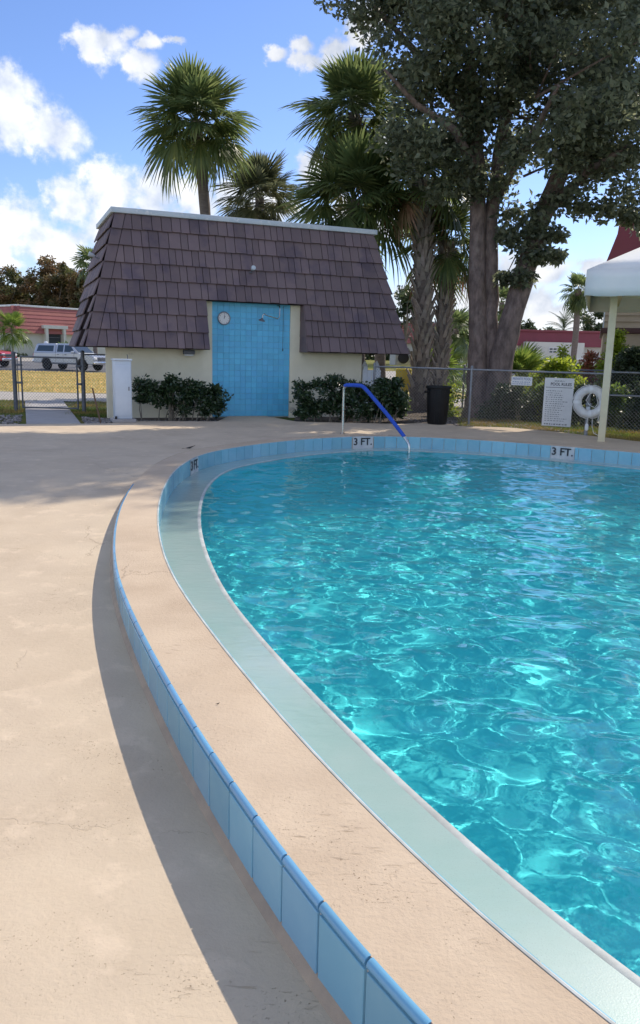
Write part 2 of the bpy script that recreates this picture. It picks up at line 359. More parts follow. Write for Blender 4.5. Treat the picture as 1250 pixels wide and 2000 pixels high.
def wear(m, crack=.5, seed=0., pit=1.0):
    """hairline cracks, pits, trowel drag marks and blotchy stains for painted concrete"""
    nt = m.node_tree; N = nt.nodes; L = nt.links; b = N['Principled BSDF']
    tc = N.new('ShaderNodeTexCoord'); mp = N.new('ShaderNodeMapping'); mp.inputs['Location'].default_value = (seed, seed * .7, 0); L.new(tc.outputs['Object'], mp.inputs[0])
    def noise(sc, det=5, ro=.6, st=None):
        n = N.new('ShaderNodeTexNoise'); n.inputs['Scale'].default_value = sc; n.inputs['Detail'].default_value = det; n.inputs['Roughness'].default_value = ro
        v = mp.outputs[0]
        if st:
            q = N.new('ShaderNodeMapping'); q.inputs['Scale'].default_value = st; q.inputs['Rotation'].default_value = (0, 0, .5); L.new(v, q.inputs[0]); v = q.outputs[0]
        L.new(v, n.inputs['Vector']); return n
    def rr(x, a, bb, c=0., d=1.):
        n = N.new('ShaderNodeMapRange'); L.new(x, n.inputs[0]); n.inputs[1].default_value = a; n.inputs[2].default_value = bb; n.inputs[3].default_value = c; n.inputs[4].default_value = d; return n.outputs[0]
    def mul(x, y):
        n = N.new('ShaderNodeMath'); n.operation = 'MULTIPLY'; L.new(x, n.inputs[0])
        if isinstance(y, float): n.inputs[1].default_value = y
        else: L.new(y, n.inputs[1])
        return n.outputs[0]
    wv = N.new('ShaderNodeVectorMath'); wv.operation = 'MULTIPLY_ADD'; L.new(noise(3, 6).outputs['Color'], wv.inputs[0]); wv.inputs[1].default_value = (.35, .35, .35); L.new(mp.outputs[0], wv.inputs[2])
    vo = N.new('ShaderNodeTexVoronoi'); vo.feature = 'DISTANCE_TO_EDGE'; vo.inputs['Scale'].default_value = crack; L.new(wv.outputs[0], vo.inputs['Vector'])
    ck = mul(rr(vo.outputs['Distance'], .0055 * crack, .001 * crack), rr(noise(.9, 3).outputs['Fac'], .46, .58))
    pits = mul(rr(noise(95, 3, .7).outputs['Fac'], .64, .70), rr(noise(2.2, 4).outputs['Fac'], .50, .64))
    drag = mul(rr(noise(9, 6, .7, (1, 5, 1)).outputs['Fac'], .60, .72), rr(noise(1.1, 3).outputs['Fac'], .5, .64))
    blot = rr(noise(.7, 8, .7).outputs['Fac'], .38, .66)
    src = b.inputs['Base Color'].links[0].from_socket
    def mixc(fac, col, src):
        n = N.new('ShaderNodeMix'); n.data_type = 'RGBA'; n.blend_type = 'MULTIPLY'; L.new(fac, n.inputs[0]); L.new(src, n.inputs[6]); n.inputs[7].default_value = (*col, 1); return n.outputs[2]
    src = mixc(blot, (.90, .88, .86), src); src = mixc(mul(drag, .8), (.74, .68, .62), src); src = mixc(mul(pits, pit), (.55, .47, .40), src); src = mixc(mul(ck, .35), (.5, .43, .38), src)
    L.new(src, b.inputs['Base Color'])
    old = b.inputs['Normal'].links[0].from_socket
    bp = N.new('ShaderNodeBump'); bp.inputs['Strength'].default_value = .8; bp.inputs['Distance'].default_value = .006; bp.invert = True
    ad = N.new('ShaderNodeMath'); ad.operation = 'MAXIMUM'; L.new(pits, ad.inputs[0]); L.new(mul(drag, .5), ad.inputs[1]); a2 = N.new('ShaderNodeMath'); a2.operation = 'MAXIMUM'; L.new(ad.outputs[0], a2.inputs[0]); L.new(mul(ck, .5), a2.inputs[1])
    L.new(a2.outputs[0], bp.inputs['Height']); L.new(old, bp.inputs['Normal']); L.new(bp.outputs[0], b.inputs['Normal'])
def wet(m):                      # thin film of pool water with small ripples over the ledge
    nt = m.node_tree; N = nt.nodes; L = nt.links; b = N['Principled BSDF']
    b.inputs['Coat Weight'].default_value = .9; b.inputs['Coat Roughness'].default_value = .04; b.inputs['Coat IOR'].default_value = 1.33
    tc = N.new('ShaderNodeTexCoord'); n = N.new('ShaderNodeTexNoise'); n.inputs['Scale'].default_value = 5.5; n.inputs['Detail'].default_value = 4; n.inputs['Distortion'].default_value = 1.2
    mp = N.new('ShaderNodeMapping'); mp.inputs['Scale'].default_value = (1, 2.2, 1); L.new(tc.outputs['Object'], mp.inputs[0]); L.new(mp.outputs[0], n.inputs['Vector'])
    bp = N.new('ShaderNodeBump'); bp.inputs['Strength'].default_value = .22; bp.inputs['Distance'].default_value = .02; L.new(n.outputs['Fac'], bp.inputs['Height']); L.new(bp.outputs[0], b.inputs['Coat Normal'])
wet(mt['ledge'])
wear(mt['deck'], .45, 1.3); wear(mt['coping'], .3, 4.1)
def leaves(P, size, aspect=.45, up=.25, rs=None, droop=0.0):
    rs = rs or nr; n = len(P)
    a = rs.normal(size=(n, 3)); a[:, 2] = a[:, 2] * .7 - droop; a /= np.linalg.norm(a, axis=1)[:, None]
    h = rs.normal(size=(n, 3)); h[:, 2] += up; b = np.cross(a, h); b /= np.linalg.norm(b, axis=1)[:, None] + 1e-9
    c = np.cross(a, b)
    s = size * (.65 + .7 * rs.random(n))[:, None]
    w = s * aspect * .5
    V = np.stack([P, P + a * s * .45 + b * w + c * w * .35, P + a * s, P + a * s * .45 - b * w + c * w * .35], 1).reshape(-1, 3)
    F = np.arange(n * 4).reshape(n, 4)
    return V, F
# ------------------------------------------------------------------ ground heights and pool outline
def gz(x, y):
    t = np.clip((11.0 - np.asarray(y, float)) / 9.0, 0, 1); return -.26 * t * t * (3 - 2 * t)
def far_rise(x, y):
    t = np.clip((np.asarray(y, float) - 54) / 16, 0, 1); return .75 * t * t * (3 - 2 * t)
CTRL = [(.708, 1.57), (.276, 2.262), (-.303, 3.472), (-.965, 5.135), (-1.36, 6.55), (-1.65, 8.02), (-1.83, 9.5), (-1.87, 10.7), (-1.72, 11.95),
        (-1.10, 13.2), (-.263, 14.25), (.69, 14.95), (1.67, 15.13), (2.6, 14.92), (3.49, 14.55), (4.32, 14.02), (5.45, 13.25), (7.0, 11.9), (8.3, 9.7),
        (8.75, 7.0), (8.1, 4.0), (6.5, 1.4), (4.4, -.1), (2.7, -.1), (1.55, .55)]
def closed_spline(P, n):
    P = np.array(P, float); k = len(P); out = []
    for i in range(k):
        p0, p1, p2, p3 = P[i - 1], P[i], P[(i + 1) % k], P[(i + 2) % k]
        for t in np.linspace(0, 1, 40, endpoint=False):
            out.append(.5 * ((2 * p1) + (-p0 + p2) * t + (2 * p0 - 5 * p1 + 4 * p2 - p3) * t * t + (-p0 + 3 * p1 - 3 * p2 + p3) * t ** 3))
    Q = np.array(out)
    def resample(Q, n):
        d = np.r_[0, np.cumsum(np.linalg.norm(np.diff(np.r_[Q, Q[:1]], axis=0), axis=1))]; Q2 = np.r_[Q, Q[:1]]
        s = np.linspace(0, d[-1], n, endpoint=False)
        return np.stack([np.interp(s, d, Q2[:, 0]), np.interp(s, d, Q2[:, 1])], 1), d[-1]
    Q, _ = resample(Q, n)
    for _ in range(60): Q = .5 * Q + .25 * (np.roll(Q, 1, 0) + np.roll(Q, -1, 0))
    return resample(Q, n)
NC = 720
INN, PER = closed_spline(CTRL, NC)
_t = np.roll(INN, -1, 0) - np.roll(INN, 1, 0); _t /= np.linalg.norm(_t, axis=1)[:, None]
# the outline runs clockwise seen from above (near -> left -> far -> right): outward is to the left of travel
OUTN = np.stack([-_t[:, 1], _t[:, 0]], 1)
if ((INN + OUTN - INN.mean(0)) ** 2).sum() < ((INN - OUTN - INN.mean(0)) ** 2).sum(): OUTN = -OUTN
def off(d): return INN + OUTN * d
COPW, LEDW = .36, .40
OUTC, LIP = off(COPW), off(-LEDW)
def ring(name, curves, mat, parent=None, smooth=40):    # curves: list of (xy array, z array or float); joined as strips
    V = []; n = NC
    for xy, z in curves:
        z = np.full(n, z) if np.isscalar(z) else z
        V.append(np.c_[xy, z])
    V = np.concatenate(V); F = []
    i = np.arange(n); j = (i + 1) % n
    for k in range(len(curves) - 1):
        F.append(np.stack([k * n + i, k * n + j, (k + 1) * n + j, (k + 1) * n + i], 1))
    me = npmesh(name, V, np.concatenate(F), mat, True); me.set_sharp_from_angle(angle=R(smooth))
    return ob(name, me, parent)

# ------------------------------------------------------------------ deck, lawn, road, beds
BOUND = [(-16, 12.0), (-4.45, 16.35), (-4.0, 17.05), (-2.3, 17.5), (-2.25, 19.04), (-.7, 19.66), (-.62, 17.95), (1.75, 18.0), (2.45, 18.55), (2.95, 18.3),
         (3.0, 17.85), (4.2, 17.75), (5.1, 16.85), (6.1, 15.3), (8.2, 13.8), (14, 9.0), (14, -9), (-16, -9)]
def hit(p, d):
    best = 40.
    for a, b in zip(BOUND, BOUND[1:] + BOUND[:1]):
        ex, ey = b[0] - a[0], b[1] - a[1]; den = d[0] * ey - d[1] * ex
        if abs(den) < 1e-9: continue
        t = ((a[0] - p[0]) * ey - (a[1] - p[1]) * ex) / den; s = ((a[0] - p[0]) * d[1] - (a[1] - p[1]) * d[0]) / den
        if t > .01 and -1e-6 <= s <= 1 + 1e-6: best = min(best, t)
    return best
DIST = np.array([hit(OUTC[i], OUTN[i]) for i in range(NC)])
rings = []
for t in (0, .012, .03, .06, .1, .16, .25, .37, .52, .7, .85, 1.0):
    xy = OUTC + OUTN * (DIST * t)[:, None]; rings.append((xy, gz(xy[:, 0], xy[:, 1])))
xy = OUTC + OUTN * DIST[:, None]; rings.append((xy, gz(xy[:, 0], xy[:, 1]) - .12))
tag(ring('pool_deck', rings, mt['deck']), kind='structure')
def sheet(name, pts, z, mat, sub=0, zf=None):
    bm = bmesh.new(); f = bm.faces.new([bm.verts.new((x, y, 0)) for x, y in pts])
    bmesh.ops.triangulate(bm, faces=[f])
    for _ in range(sub): bmesh.ops.subdivide_edges(bm, edges=bm.edges[:], cuts=1, use_grid_fill=True)
    for v in bm.verts: v.co.z = z + (float(zf(v.co.x, v.co.y)) if zf else 0)
    bmesh.ops.recalc_face_normals(bm, faces=bm.faces[:])
    if sum(f.normal.z for f in bm.faces) < 0: bmesh.ops.reverse_faces(bm, faces=bm.faces[:])
    me = bpy.data.meshes.new(name); bm.to_mesh(me); bm.free(); me.materials.append(mat)
    return tag(ob(name, me), kind='structure')
gx_ = np.unique(np.r_[np.linspace(-60, 60, 61), -900, -300, -150, -100, 100, 150, 300, 900]); gy_ = np.unique(np.r_[np.linspace(-14, 100, 95), -200, -40, 140, 200, 400, 1200])
GX, GY = np.meshgrid(gx_, gy_); GZ = gz(GX, GY) - .06 + far_rise(GX, GY)
inpool = (GX > -4) & (GX < 11) & (GY > -3) & (GY < 17); GZ = np.where(inpool, np.minimum(GZ, -1.6), GZ)
idx = np.arange(GX.size).reshape(GX.shape)
F = np.stack([idx[:-1, :-1], idx[:-1, 1:], idx[1:, 1:], idx[1:, :-1]], -1).reshape(-1, 4)
tag(ob('lawn', npmesh('lawn', np.stack([GX, GY, GZ], -1).reshape(-1, 3), F, mt['lawn'], True)), kind='structure')
frr = lambda x, y: far_rise(x, y)
sheet('road', [(-60, 23.3), (-10, 23.3), (3, 24.6), (9, 27.5), (40, 34), (40, 39), (9, 33.2), (2.5, 29), (-10, 27.9), (-60, 27.9)], -.036, mt['road'])
sheet('dry_lawn', [(-60, 27.9), (-10, 27.9), (2.5, 29.0), (6, 31), (6, 50), (-12, 52.5), (-60, 52.5)], -.028, mt['drygrass'], 3)
sheet('car_park', [(-70, 52.5), (-12, 52.5), (0, 51.4), (0, 63), (-70, 63)], -.03, mt['asphalt'], 3, frr)
sheet('car_park', [(4, 36), (40, 42), (46, 66), (4, 62)], -.024, mt['road'], 3, frr)
sheet('sidewalk', [(-70, 63.0), (0, 63.0), (0, 67), (-70, 67)], -.022, mt['road'], 3, frr)
sheet('mulch_bed', [(-4.7, 17.0), (-4.0, 17.06), (-2.3, 17.52), (-2.25, 19.02), (-5.0, 18.1)], -.03, mt['soil'])
sheet('mulch_bed', [(-.66, 17.97), (1.75, 18.02), (2.5, 18.6), (2.6, 19.6), (3.6, 20.2), (3.2, 24.5), (1.2, 24.6), (1.0, 20.4), (-.66, 19.7)], -.03, mt['soil'])
sheet('sandy_verge', [(2.5, 18.6), (2.95, 18.3), (3.05, 17.87), (4.2, 17.77), (5.0, 17.0), (5.5, 17.6), (4.6, 19.0), (3.0, 20.0)], -.026, mt['soil'])
wk = MB()
for k in range(5):
    y0, y1 = k * 1.5, k * 1.5 + 1.488
    wk.box(-.52, y0, -.08, .52, y1, .006, .008)
o = wk.build('concrete_walk', mt['walk']); o.location = (-5.42, 16.05, 0); o.rotation_euler = (0, 0, R(20.5)); tag(o, kind='structure')

def scatter_poly(pts, n, rs):
    pts = np.array(pts); lo, hi = pts.min(0), pts.max(0); out = []
    while len(out) < n:
        x, y = lo + (hi - lo) * rs.random(2); c = False; j = len(pts) - 1
        for i in range(len(pts)):
            if (pts[i][1] > y) != (pts[j][1] > y) and x < (pts[j][0] - pts[i][0]) * (y - pts[i][1]) / (pts[j][1] - pts[i][1]) + pts[i][0]: c = not c
            j = i
        if c: out.append((x, y))
    return np.array(out)
def pebbles(name, pts, n, z, s0, s1, mat):
    P = scatter_poly(pts, n, nr); V = []; F = []
    oct_v = np.array([(1, 0, 0), (-1, 0, 0), (0, 1, 0), (0, -1, 0), (0, 0, 1), (0, 0, -.4)])
    oct_f = np.array([(0, 2, 4), (2, 1, 4), (1, 3, 4), (3, 0, 4), (2, 0, 5), (1, 2, 5), (3, 1, 5), (0, 3, 5)])
    for i, (x, y) in enumerate(P):
        s = s0 + (s1 - s0) * nr.random() ** 2; a = nr.random() * 6.28; ca, sa = math.cos(a), math.sin(a)
        v = oct_v * (s * (.7 + .6 * nr.random()), s * (.6 + .4 * nr.random()), s * .6) + nr.normal(size=(6, 3)) * s * .12
        v = np.stack([v[:, 0] * ca - v[:, 1] * sa + x, v[:, 0] * sa + v[:, 1] * ca + y, v[:, 2] + z], 1)
        V.append(v); F.append(oct_f + 6 * i)
    return tag(ob(name, npmesh(name, np.concatenate(V), np.concatenate(F), mat)), kind='stuff')
pebbles('gravel', [(-9.5, 14.5), (-6.0, 15.75), (-6.9, 18.3), (-9.5, 17.4)], 1500, -.04, .02, .06, mt['pebble'])
pebbles('gravel', [(-4.85, 16.25), (-4.35, 16.4), (-4.7, 17.6), (-5.5, 18.2)], 420, -.03, .02, .055, mt['pebble'])
pebbles('leaf_litter', [(2.2, 18.6), (3.0, 18.25), (3.1, 17.9), (4.2, 17.8), (5.0, 17.0), (6.4, 16.6), (4.6, 19.4), (2.0, 20.2)], 900, -.025, .012, .045, mt['pebble'])
pebbles('bed_chips', [(-4.4, 17.05), (-2.35, 17.55), (-2.4, 18.0), (-4.6, 17.6)], 260, -.03, .015, .04, mt['pebble'])
def grass(name, pts, n, z, h, mat, w=.012):
    P = scatter_poly(pts, n, nr); a = nr.random(n) * 6.283; hh = h * (.5 + nr.random(n))
    d = np.stack([np.cos(a), np.sin(a)], 1) * w; ln = nr.normal(size=(n, 2)) * (hh * .35)[:, None]
    V = np.stack([np.c_[P - d, np.full(n, z)], np.c_[P + d, np.full(n, z)], np.c_[P + ln, z + hh]], 1).reshape(-1, 3)
    return tag(ob(name, npmesh(name, V, np.arange(3 * n).reshape(n, 3), mat)), kind='stuff')
mt['blade'] = leafmat('grass_blade', (.10, .15, .03), var=.4, trans=.3, hue2=((.26, .20, .06), .9))
mt['dryblade'] = leafmat('dry_grass_blade', (.58, .47, .18), var=.35, trans=.3, hue2=((.42, .36, .13), .5))
grass('grass', [(-12, 18.6), (-7.2, 18.9), (-8.2, 23.2), (-14, 23.2)], 9000, -.06, .07, mt['blade'])
grass('grass', [(-5.9, 18.2), (-4.6, 18.9), (-4.6, 23.4), (-7.2, 23.4), (-6.3, 19.9)], 8000, -.06, .07, mt['blade'])
grass('grass', [(3.1, 17.9), (4.2, 17.8), (5.1, 16.9), (6.1, 15.35), (8.2, 13.9), (9.5, 15.2), (6.6, 18.6), (4.4, 20.4), (3.4, 20.2)], 14000, -.06, .07, mt['blade'])
grass('dry_grass', [(-34, 28), (-10, 28), (0, 29.2), (0, 51), (-12, 52), (-34, 52)], 60000, -.03, .06, mt['dryblade'], .03)

# ------------------------------------------------------------------ the pool
pool = thing('swimming_pool', 'rounded swimming pool with blue tiled raised curb and turquoise water', 'pool', (0, 0, 0))
nzc = np.zeros(NC)
zo = gz(OUTC[:, 0], OUTC[:, 1])
h1 = np.interp(np.arange(NC), np.arange(0, NC + 12, 12), np.r_[nr.normal(size=NC // 12) * .0025, 0])
ring('coping', [(off(.0), -.26), (off(.0), -.012), (off(.012), 0.0), (off(.10), h1 * .5 + .001), (off(.20), h1), (off(.30), h1 * .5), (off(COPW - .004), 0.0), (off(COPW - .004), np.minimum(zo - .1, -.1))], mt['coping'], pool)
ring('edge_strip', [(off(.009), -.02), (off(.009), .002), (off(.003), .003), (off(-.004), -.001), (off(-.004), -.03)], mt['edge'], pool, 30)
dry = np.clip((4.2 - LIP[:, 1]) / 1.6, 0, 1) * (LIP[:, 0] < 4)
zl = -.2165 + 0 * dry
ring('ledge', [(off(.02), zl - .001), (off(-.02), zl), (off(-.2), zl - .003), (off(-LEDW), zl - .002)], mt['ledge'], pool).cycles.is_caustics_receiver = True
lipn = h1 * .8
o = ring('lip_strip', [(off(-LEDW + .020), zl - .0022), (off(-LEDW + .012), lipn * .3 - .2155), (off(-LEDW - .006), lipn * .3 - .2150), (off(-LEDW - .013), lipn * .3 - .2170), (off(-LEDW - .015), -.224), (off(-LEDW - .015), -.30)], mt['edge'], pool, 30); o.cycles.is_caustics_receiver = True
o = ring('basin_wall', [(off(-LEDW - .012), -.26), (off(-LEDW - .02), -1.0), (off(-LEDW - .1), -1.12), (off(-LEDW - .3), -1.16)], mt['basin'], pool); o.cycles.is_caustics_receiver = True
fl = MB(); fl.v = [(x, y, -1.16) for x, y in off(-LEDW - .3)]; fl.f = [tuple(range(NC))]
o = fl.build('basin_floor', mt['basin'], pool); o.cycles.is_caustics_receiver = True
# glazed tiles: outside of the raised curb, bullnose rim above them, waterline band inside
def arc(k0, k1, d):                    # outline points between two fractional indices
    def at(k):
        i = int(math.floor(k)) % NC; f = k - math.floor(k); j = (i + 1) % NC
        p = INN[i] * (1 - f) + INN[j] * f; n = OUTN[i] * (1 - f) + OUTN[j] * f
        return Vector((*(p + n * d), 0)), Vector((*n, 0))
    return at(k0), at(k1)
KT = .225 / PER * NC
drop = -zo
def tiles_outside():
    k = 0.0; sel = []
    n = int(NC / KT); kt = NC / n
    rm = {}
    for t in range(n):
        k0, k1 = t * kt, (t + 1) * kt; g = .010 * NC / PER * .5
        (a, na), (b, nb) = arc(k0 + g, k1 - g, COPW + .002)
        z0 = float(gz(0, (a.y + b.y) / 2))
        if z0 > -.035 or a.x > 6: continue
        m_ = MB(); nn = (na + nb)
        zt = -.035
        za, zb = float(gz(0, a.y)) + .022, float(gz(0, b.y)) + .022
        e = nn.normalized() * .012
        if za < zt - .01 and zb < zt - .01:
            m_.slab([b + e + Vector((0, 0, zb)), a + e + Vector((0, 0, za)), a + e + Vector((0, 0, zt)), b + e + Vector((0, 0, zt))], nn, .012, .0022)
            m_.build('wall_tile', mt['tile'], pool)
        r_ = MB(); pts = []
        for q in range(5):
            (p, _), _ = arc(k0 + g * .8 + (k1 - k0 - g * 1.6) * q / 4, k1, COPW - .002); pts.append(p + Vector((0, 0, -.0155)))
        r_.tube(pts, .0165, 10); r_.build('rim_tile', mt['rim'], pool, 50)
    return
tiles_outside()
sel = (zo < -.03)
cv = [(off(COPW + .006), zo + .03), (off(COPW + .018), zo + .026), (off(COPW + .036), zo + .003), (off(COPW + .045), zo - .01)]
V = np.concatenate([np.c_[a, b] for a, b in cv]); F = []
for k in range(3):
    for i in range(NC):
        j = (i + 1) % NC
        if sel[i] and sel[j]: F.append((k * NC + i, k * NC + j, (k + 1) * NC + j, (k + 1) * NC + i))
ob('cove', npmesh('cove', V, F, mt['cove'], True), pool)
gr_ = [(off(COPW + .004), np.minimum(zo - .05, -.05)), (off(COPW + .004), -.03)]
V = np.concatenate([np.c_[a, np.full(NC, b) if np.isscalar(b) else b] for a, b in gr_]); F = [(i, (i + 1) % NC, NC + (i + 1) % NC, NC + i) for i in range(NC) if sel[i]]
ob('grout', npmesh('grout', V, F, mt['grout']), pool)
marks = [(-1.80, 11.3), (.735, 14.97), (4.30, 14.03)]
def text_mesh(body, size, mat, name='lettering', ext=.0015, bold=.006, align='CENTER'):
    c = bpy.data.curves.new(name, 'FONT'); c.body = body; c.size = size; c.align_x = align; c.align_y = 'CENTER'; c.extrude = ext; c.offset = bold * size; c.resolution_u = 3
    o = bpy.data.objects.new(name, c); COL.objects.link(o)
    me = bpy.data.meshes.new_from_object(o.evaluated_get(bpy.context.evaluated_depsgraph_get()))
    bpy.data.objects.remove(o); me.name = name; me.materials.clear(); me.materials.append(mat)
    return me
def tiles_inside():
    n = int(PER / .225); kt = NC / n; used = []
    for (mx, my) in marks:
        km = float(np.argmin(((INN - (mx, my)) ** 2).sum(1))); used.append((km - kt * .95, km + kt * .95, km))
    for t in range(n):
        k0, k1 = t * kt, (t + 1) * kt
        for (u0, u1, _) in used:
            if u0 < k1 and u1 > k0:
                if u0 <= k0 and u1 >= k1: k0 = k1
                elif u0 > k0: k1 = min(k1, u0)
                else: k0 = max(k0, u1)
        if k1 - k0 < kt * .12: continue
        g = .007 * NC / PER * .5
        (a, na), (b, nb) = arc(k0 + g, k1 - g, -.011); m_ = MB()
        up, dn = Vector((0, 0, -.003)), Vector((0, 0, -.225))
        m_.slab([a + dn, b + dn, b + up, a + up], -(na + nb), .011, .002)
        m_.build('waterline_tile', mt['intile'], pool).cycles.is_caustics_receiver = True
    for (u0, u1, km) in used:
        g = .007 * NC / PER * .5; m_ = MB(); N_ = 4
        for q in range(N_):
            (a, na), (b, nb) = arc(u0 + g + (u1 - u0 - 2 * g) * q / N_, u0 + g + (u1 - u0 - 2 * g) * (q + 1) / N_, -.012)
            m_.quad(a + Vector((0, 0, -.225)), b + Vector((0, 0, -.225)), b + Vector((0, 0, -.003)), a + Vector((0, 0, -.003)))
        d = m_.build('depth_marker', mt['markw'], pool)
        (p, nn), _ = arc(km, km, -.0215); nn.normalize()
        yv = Vector((0, 0, 1)); zv = -nn; xv = yv.cross(zv)
        l = ob('lettering', text_mesh('3 FT.', .188, mt['ink'], bold=.018), d)
        l.matrix_world = Matrix(((xv.x, yv.x, zv.x, p.x), (xv.y, yv.y, zv.y, p.y), (xv.z, yv.z, zv.z, -.10), (0, 0, 0, 1)))
tiles_inside()
# water: real waves in the mesh, refracting glass-like surface; the sun reaches the floor as true caustics
def build_water():
    xs = np.arange(-2.3, 9.2, .024); ys = np.arange(-.6, 15.5, .024)
    X, Y = np.meshgrid(xs, ys)
    # distance inside the outline
    ang = {}
    P = np.stack([X, Y], -1).reshape(-1, 2).astype('f'); I2 = INN[::3].astype('f'); O2 = OUTN[::3].astype('f')
    D = np.empty(len(P), 'f')
    for i in range(0, len(P), 20000):
        d = P[i:i + 20000, None, :] - I2[None]; q = (d ** 2).sum(-1); k = q.argmin(1); r_ = np.arange(len(k))
        D[i:i + 20000] = -(d[r_, k] * O2[k]).sum(-1)
    D = D.reshape(X.shape)
    ws = np.random.default_rng(5); Z = np.zeros_like(X)
    for i in range(130):
        lam = .12 * (.95 / .12) ** ws.random(); th = ws.normal(1.25, .95); k = 2 * np.pi / lam
        A = .0021 * WAVE * lam
        Z += A * np.sin(k * (np.cos(th) * X + np.sin(th) * Y) + ws.random() * 6.28 + 1.1 * np.sin(.9 * X + ws.random() * 6) + 1.1 * np.sin(.8 * Y + ws.random() * 6))
    t = np.clip((D - .36) / .45, 0, 1); t = t * t * (3 - 2 * t)
    Z = Z * (.12 + .88 * t) - .2215
    idx = np.arange(X.size).reshape(X.shape)
    F = np.stack([idx[:-1, :-1], idx[:-1, 1:], idx[1:, 1:], idx[1:, :-1]], -1).reshape(-1, 4)
    keep = (D.reshape(-1)[F] > LEDW + .004).all(1); F = F[keep]
    used = np.zeros(X.size, bool); used[F.ravel()] = True; remap = np.cumsum(used) - 1
    V = np.stack([X, Y, Z], -1).reshape(-1, 3)[used]; F = remap[F]
    m = bpy.data.materials.new('pool_water'); m.use_nodes = True; nt = m.node_tree; nt.nodes.clear()
    o_ = nt.nodes.new('ShaderNodeOutputMaterial'); g = nt.nodes.new('ShaderNodeBsdfGlass'); g.inputs['IOR'].default_value = 1.33; g.inputs['Roughness'].default_value = 0; g.inputs[0].default_value = (.93, 1, 1, 1)
    tc = nt.nodes.new('ShaderNodeTexCoord'); nz = nt.nodes.new('ShaderNodeTexNoise'); nz.inputs['Scale'].default_value = 6.5; nz.inputs['Detail'].default_value = 2.5; nz.inputs['Distortion'].default_value = .8
    nt.links.new(tc.outputs['Object'], nz.inputs['Vector']); bp = nt.nodes.new('ShaderNodeBump'); bp.inputs['Strength'].default_value = .12; bp.inputs['Distance'].default_value = .02
    nt.links.new(nz.outputs['Fac'], bp.inputs['Height']); nt.links.new(bp.outputs[0], g.inputs['Normal'])
    nt.links.new(g.outputs[0], o_.inputs[0])
    w = tag(ob('water', npmesh('water', V, F, m, True)), kind='structure'); w.cycles.is_caustics_caster = True
build_water()
# ------------------------------------------------------------------ bathhouse with the mauve tiled mansard
BA = R(22)
bh = thing('bathhouse', 'small cream pool house with mauve tiled mansard roof and blue tiled shower wall', 'pool house', (-1.6, 19.3, 0), BA)
ZE, ZT, RISE = 1.54, 4.46, 2.92
SL, SR, IL, IR_, VF, IV, VB = -4.0, 3.8, .8, .72, -.5, .8, 3.0
CL, CR, ZC = -1.27, 1.09, ZE + 3 * RISE / 8
tau = lambda z: (z - ZE) / RISE
fs = lambda s, z, o=0: Vector((s, VF + IV * tau(z) - o * .964, z + o * .264))
lf = lambda v, z, o=0: Vector((SL + IL * tau(z) - o * .964, v, z + o * .264))
rf = lambda v, z, o=0: Vector((SR - IR_ * tau(z) + o * .971, v, z + o * .24))
hl = lambda z: SL + IL * tau(z)
hr = lambda z: SR - IR_ * tau(z)
hv = lambda z: VF + IV * tau(z)
w = MB()
w.box(-3.5, .004, -.05, CL + .185, .16, 2.75); w.box(.842, .004, -.05, 2.76, .16, 2.75); w.box(-1.085, .10, -.05, .842, .16, 2.75)
w.box(-2.95, .16, -.05, -2.8, 2.74, 2.75); w.box(2.60, .16, -.05, 2.76, 2.9, 2.75); w.box(-2.95, 2.742, -.05, 2.60, 2.9, 4.3)
w.build('wall', mt['cream'], bh)
rs_ = MB()
o3 = -.012
rs_.quad(fs(hl(ZC), ZC, o3), fs(hr(ZC), ZC, o3), fs(hr(ZT), ZT, o3), fs(hl(ZT), ZT, o3))
rs_.quad(fs(SL, ZE, o3), fs(CL, ZE, o3), fs(CL, ZC, o3), fs(hl(ZC), ZC, o3))
rs_.quad(fs(CR, ZE, o3), fs(SR, ZE, o3), fs(hr(ZC), ZC, o3), fs(CR, ZC, o3))
LS0, LS1 = .13, 1.22                                      # doorway slot in the left slope
rs_.quad(lf(VB, ZC, o3), lf(hv(ZC), ZC, o3), lf(hv(ZT), ZT, o3), lf(VB, ZT, o3))
rs_.quad(lf(LS0, ZE, o3), lf(VF, ZE, o3), lf(hv(ZC), ZC, o3), lf(LS0, ZC, o3))
rs_.quad(lf(VB, ZE, o3), lf(LS1, ZE, o3), lf(LS1, ZC, o3), lf(VB, ZC, o3))
rs_.quad(rf(VF, ZE, o3), rf(VB, ZE, o3), rf(VB, ZT, o3), rf(hv(ZT), ZT, o3))
rs_.quad((SL, VB, ZE), (SR, VB, ZE), (SR - IR_, VB, ZT), (SL + IL, VB, ZT))
for s_ in (CL, CR):                                       # cheeks of the front recess
    rs_.quad(fs(s_, ZE), (s_, .01, ZE), (s_, .01, ZC), fs(s_, ZC))
for v_ in (LS0, LS1):
    rs_.quad(lf(v_, ZE), (-2.96, v_, ZE), (-2.96, v_, ZC), lf(v_, ZC))
rs_.quad(fs(CL, ZC), fs(CR, ZC), (CR, .01, ZC), (CL, .01, ZC))
rs_.quad(fs(SL + .02, ZE), fs(CL, ZE), (CL, .01, ZE), (-3.51, .01, ZE)); rs_.quad(fs(CR, ZE), fs(SR - .02, ZE), (2.77, .01, ZE), (CR, .01, ZE))
rs_.quad((SL + .02, VF, ZE), (-2.96, VF + .45, ZE), (-2.96, LS0, ZE), (SL + .02, LS0, ZE)); rs_.quad((SL + .02, LS1, ZE), (-2.96, LS1, ZE), (-2.96, VB, ZE), (SL + .02, VB, ZE))
rs_.quad((2.77, VF, ZE), (SR - .02, VF, ZE), (SR - .02, VB, ZE), (2.77, VB, ZE))
rs_.quad((hl(ZT), hv(ZT), ZT - .02), (hr(ZT), hv(ZT), ZT - .02), (hr(ZT), VB, ZT - .02), (hl(ZT), VB, ZT - .02))
roof = rs_.build('roof', mt['roofsub'], bh)
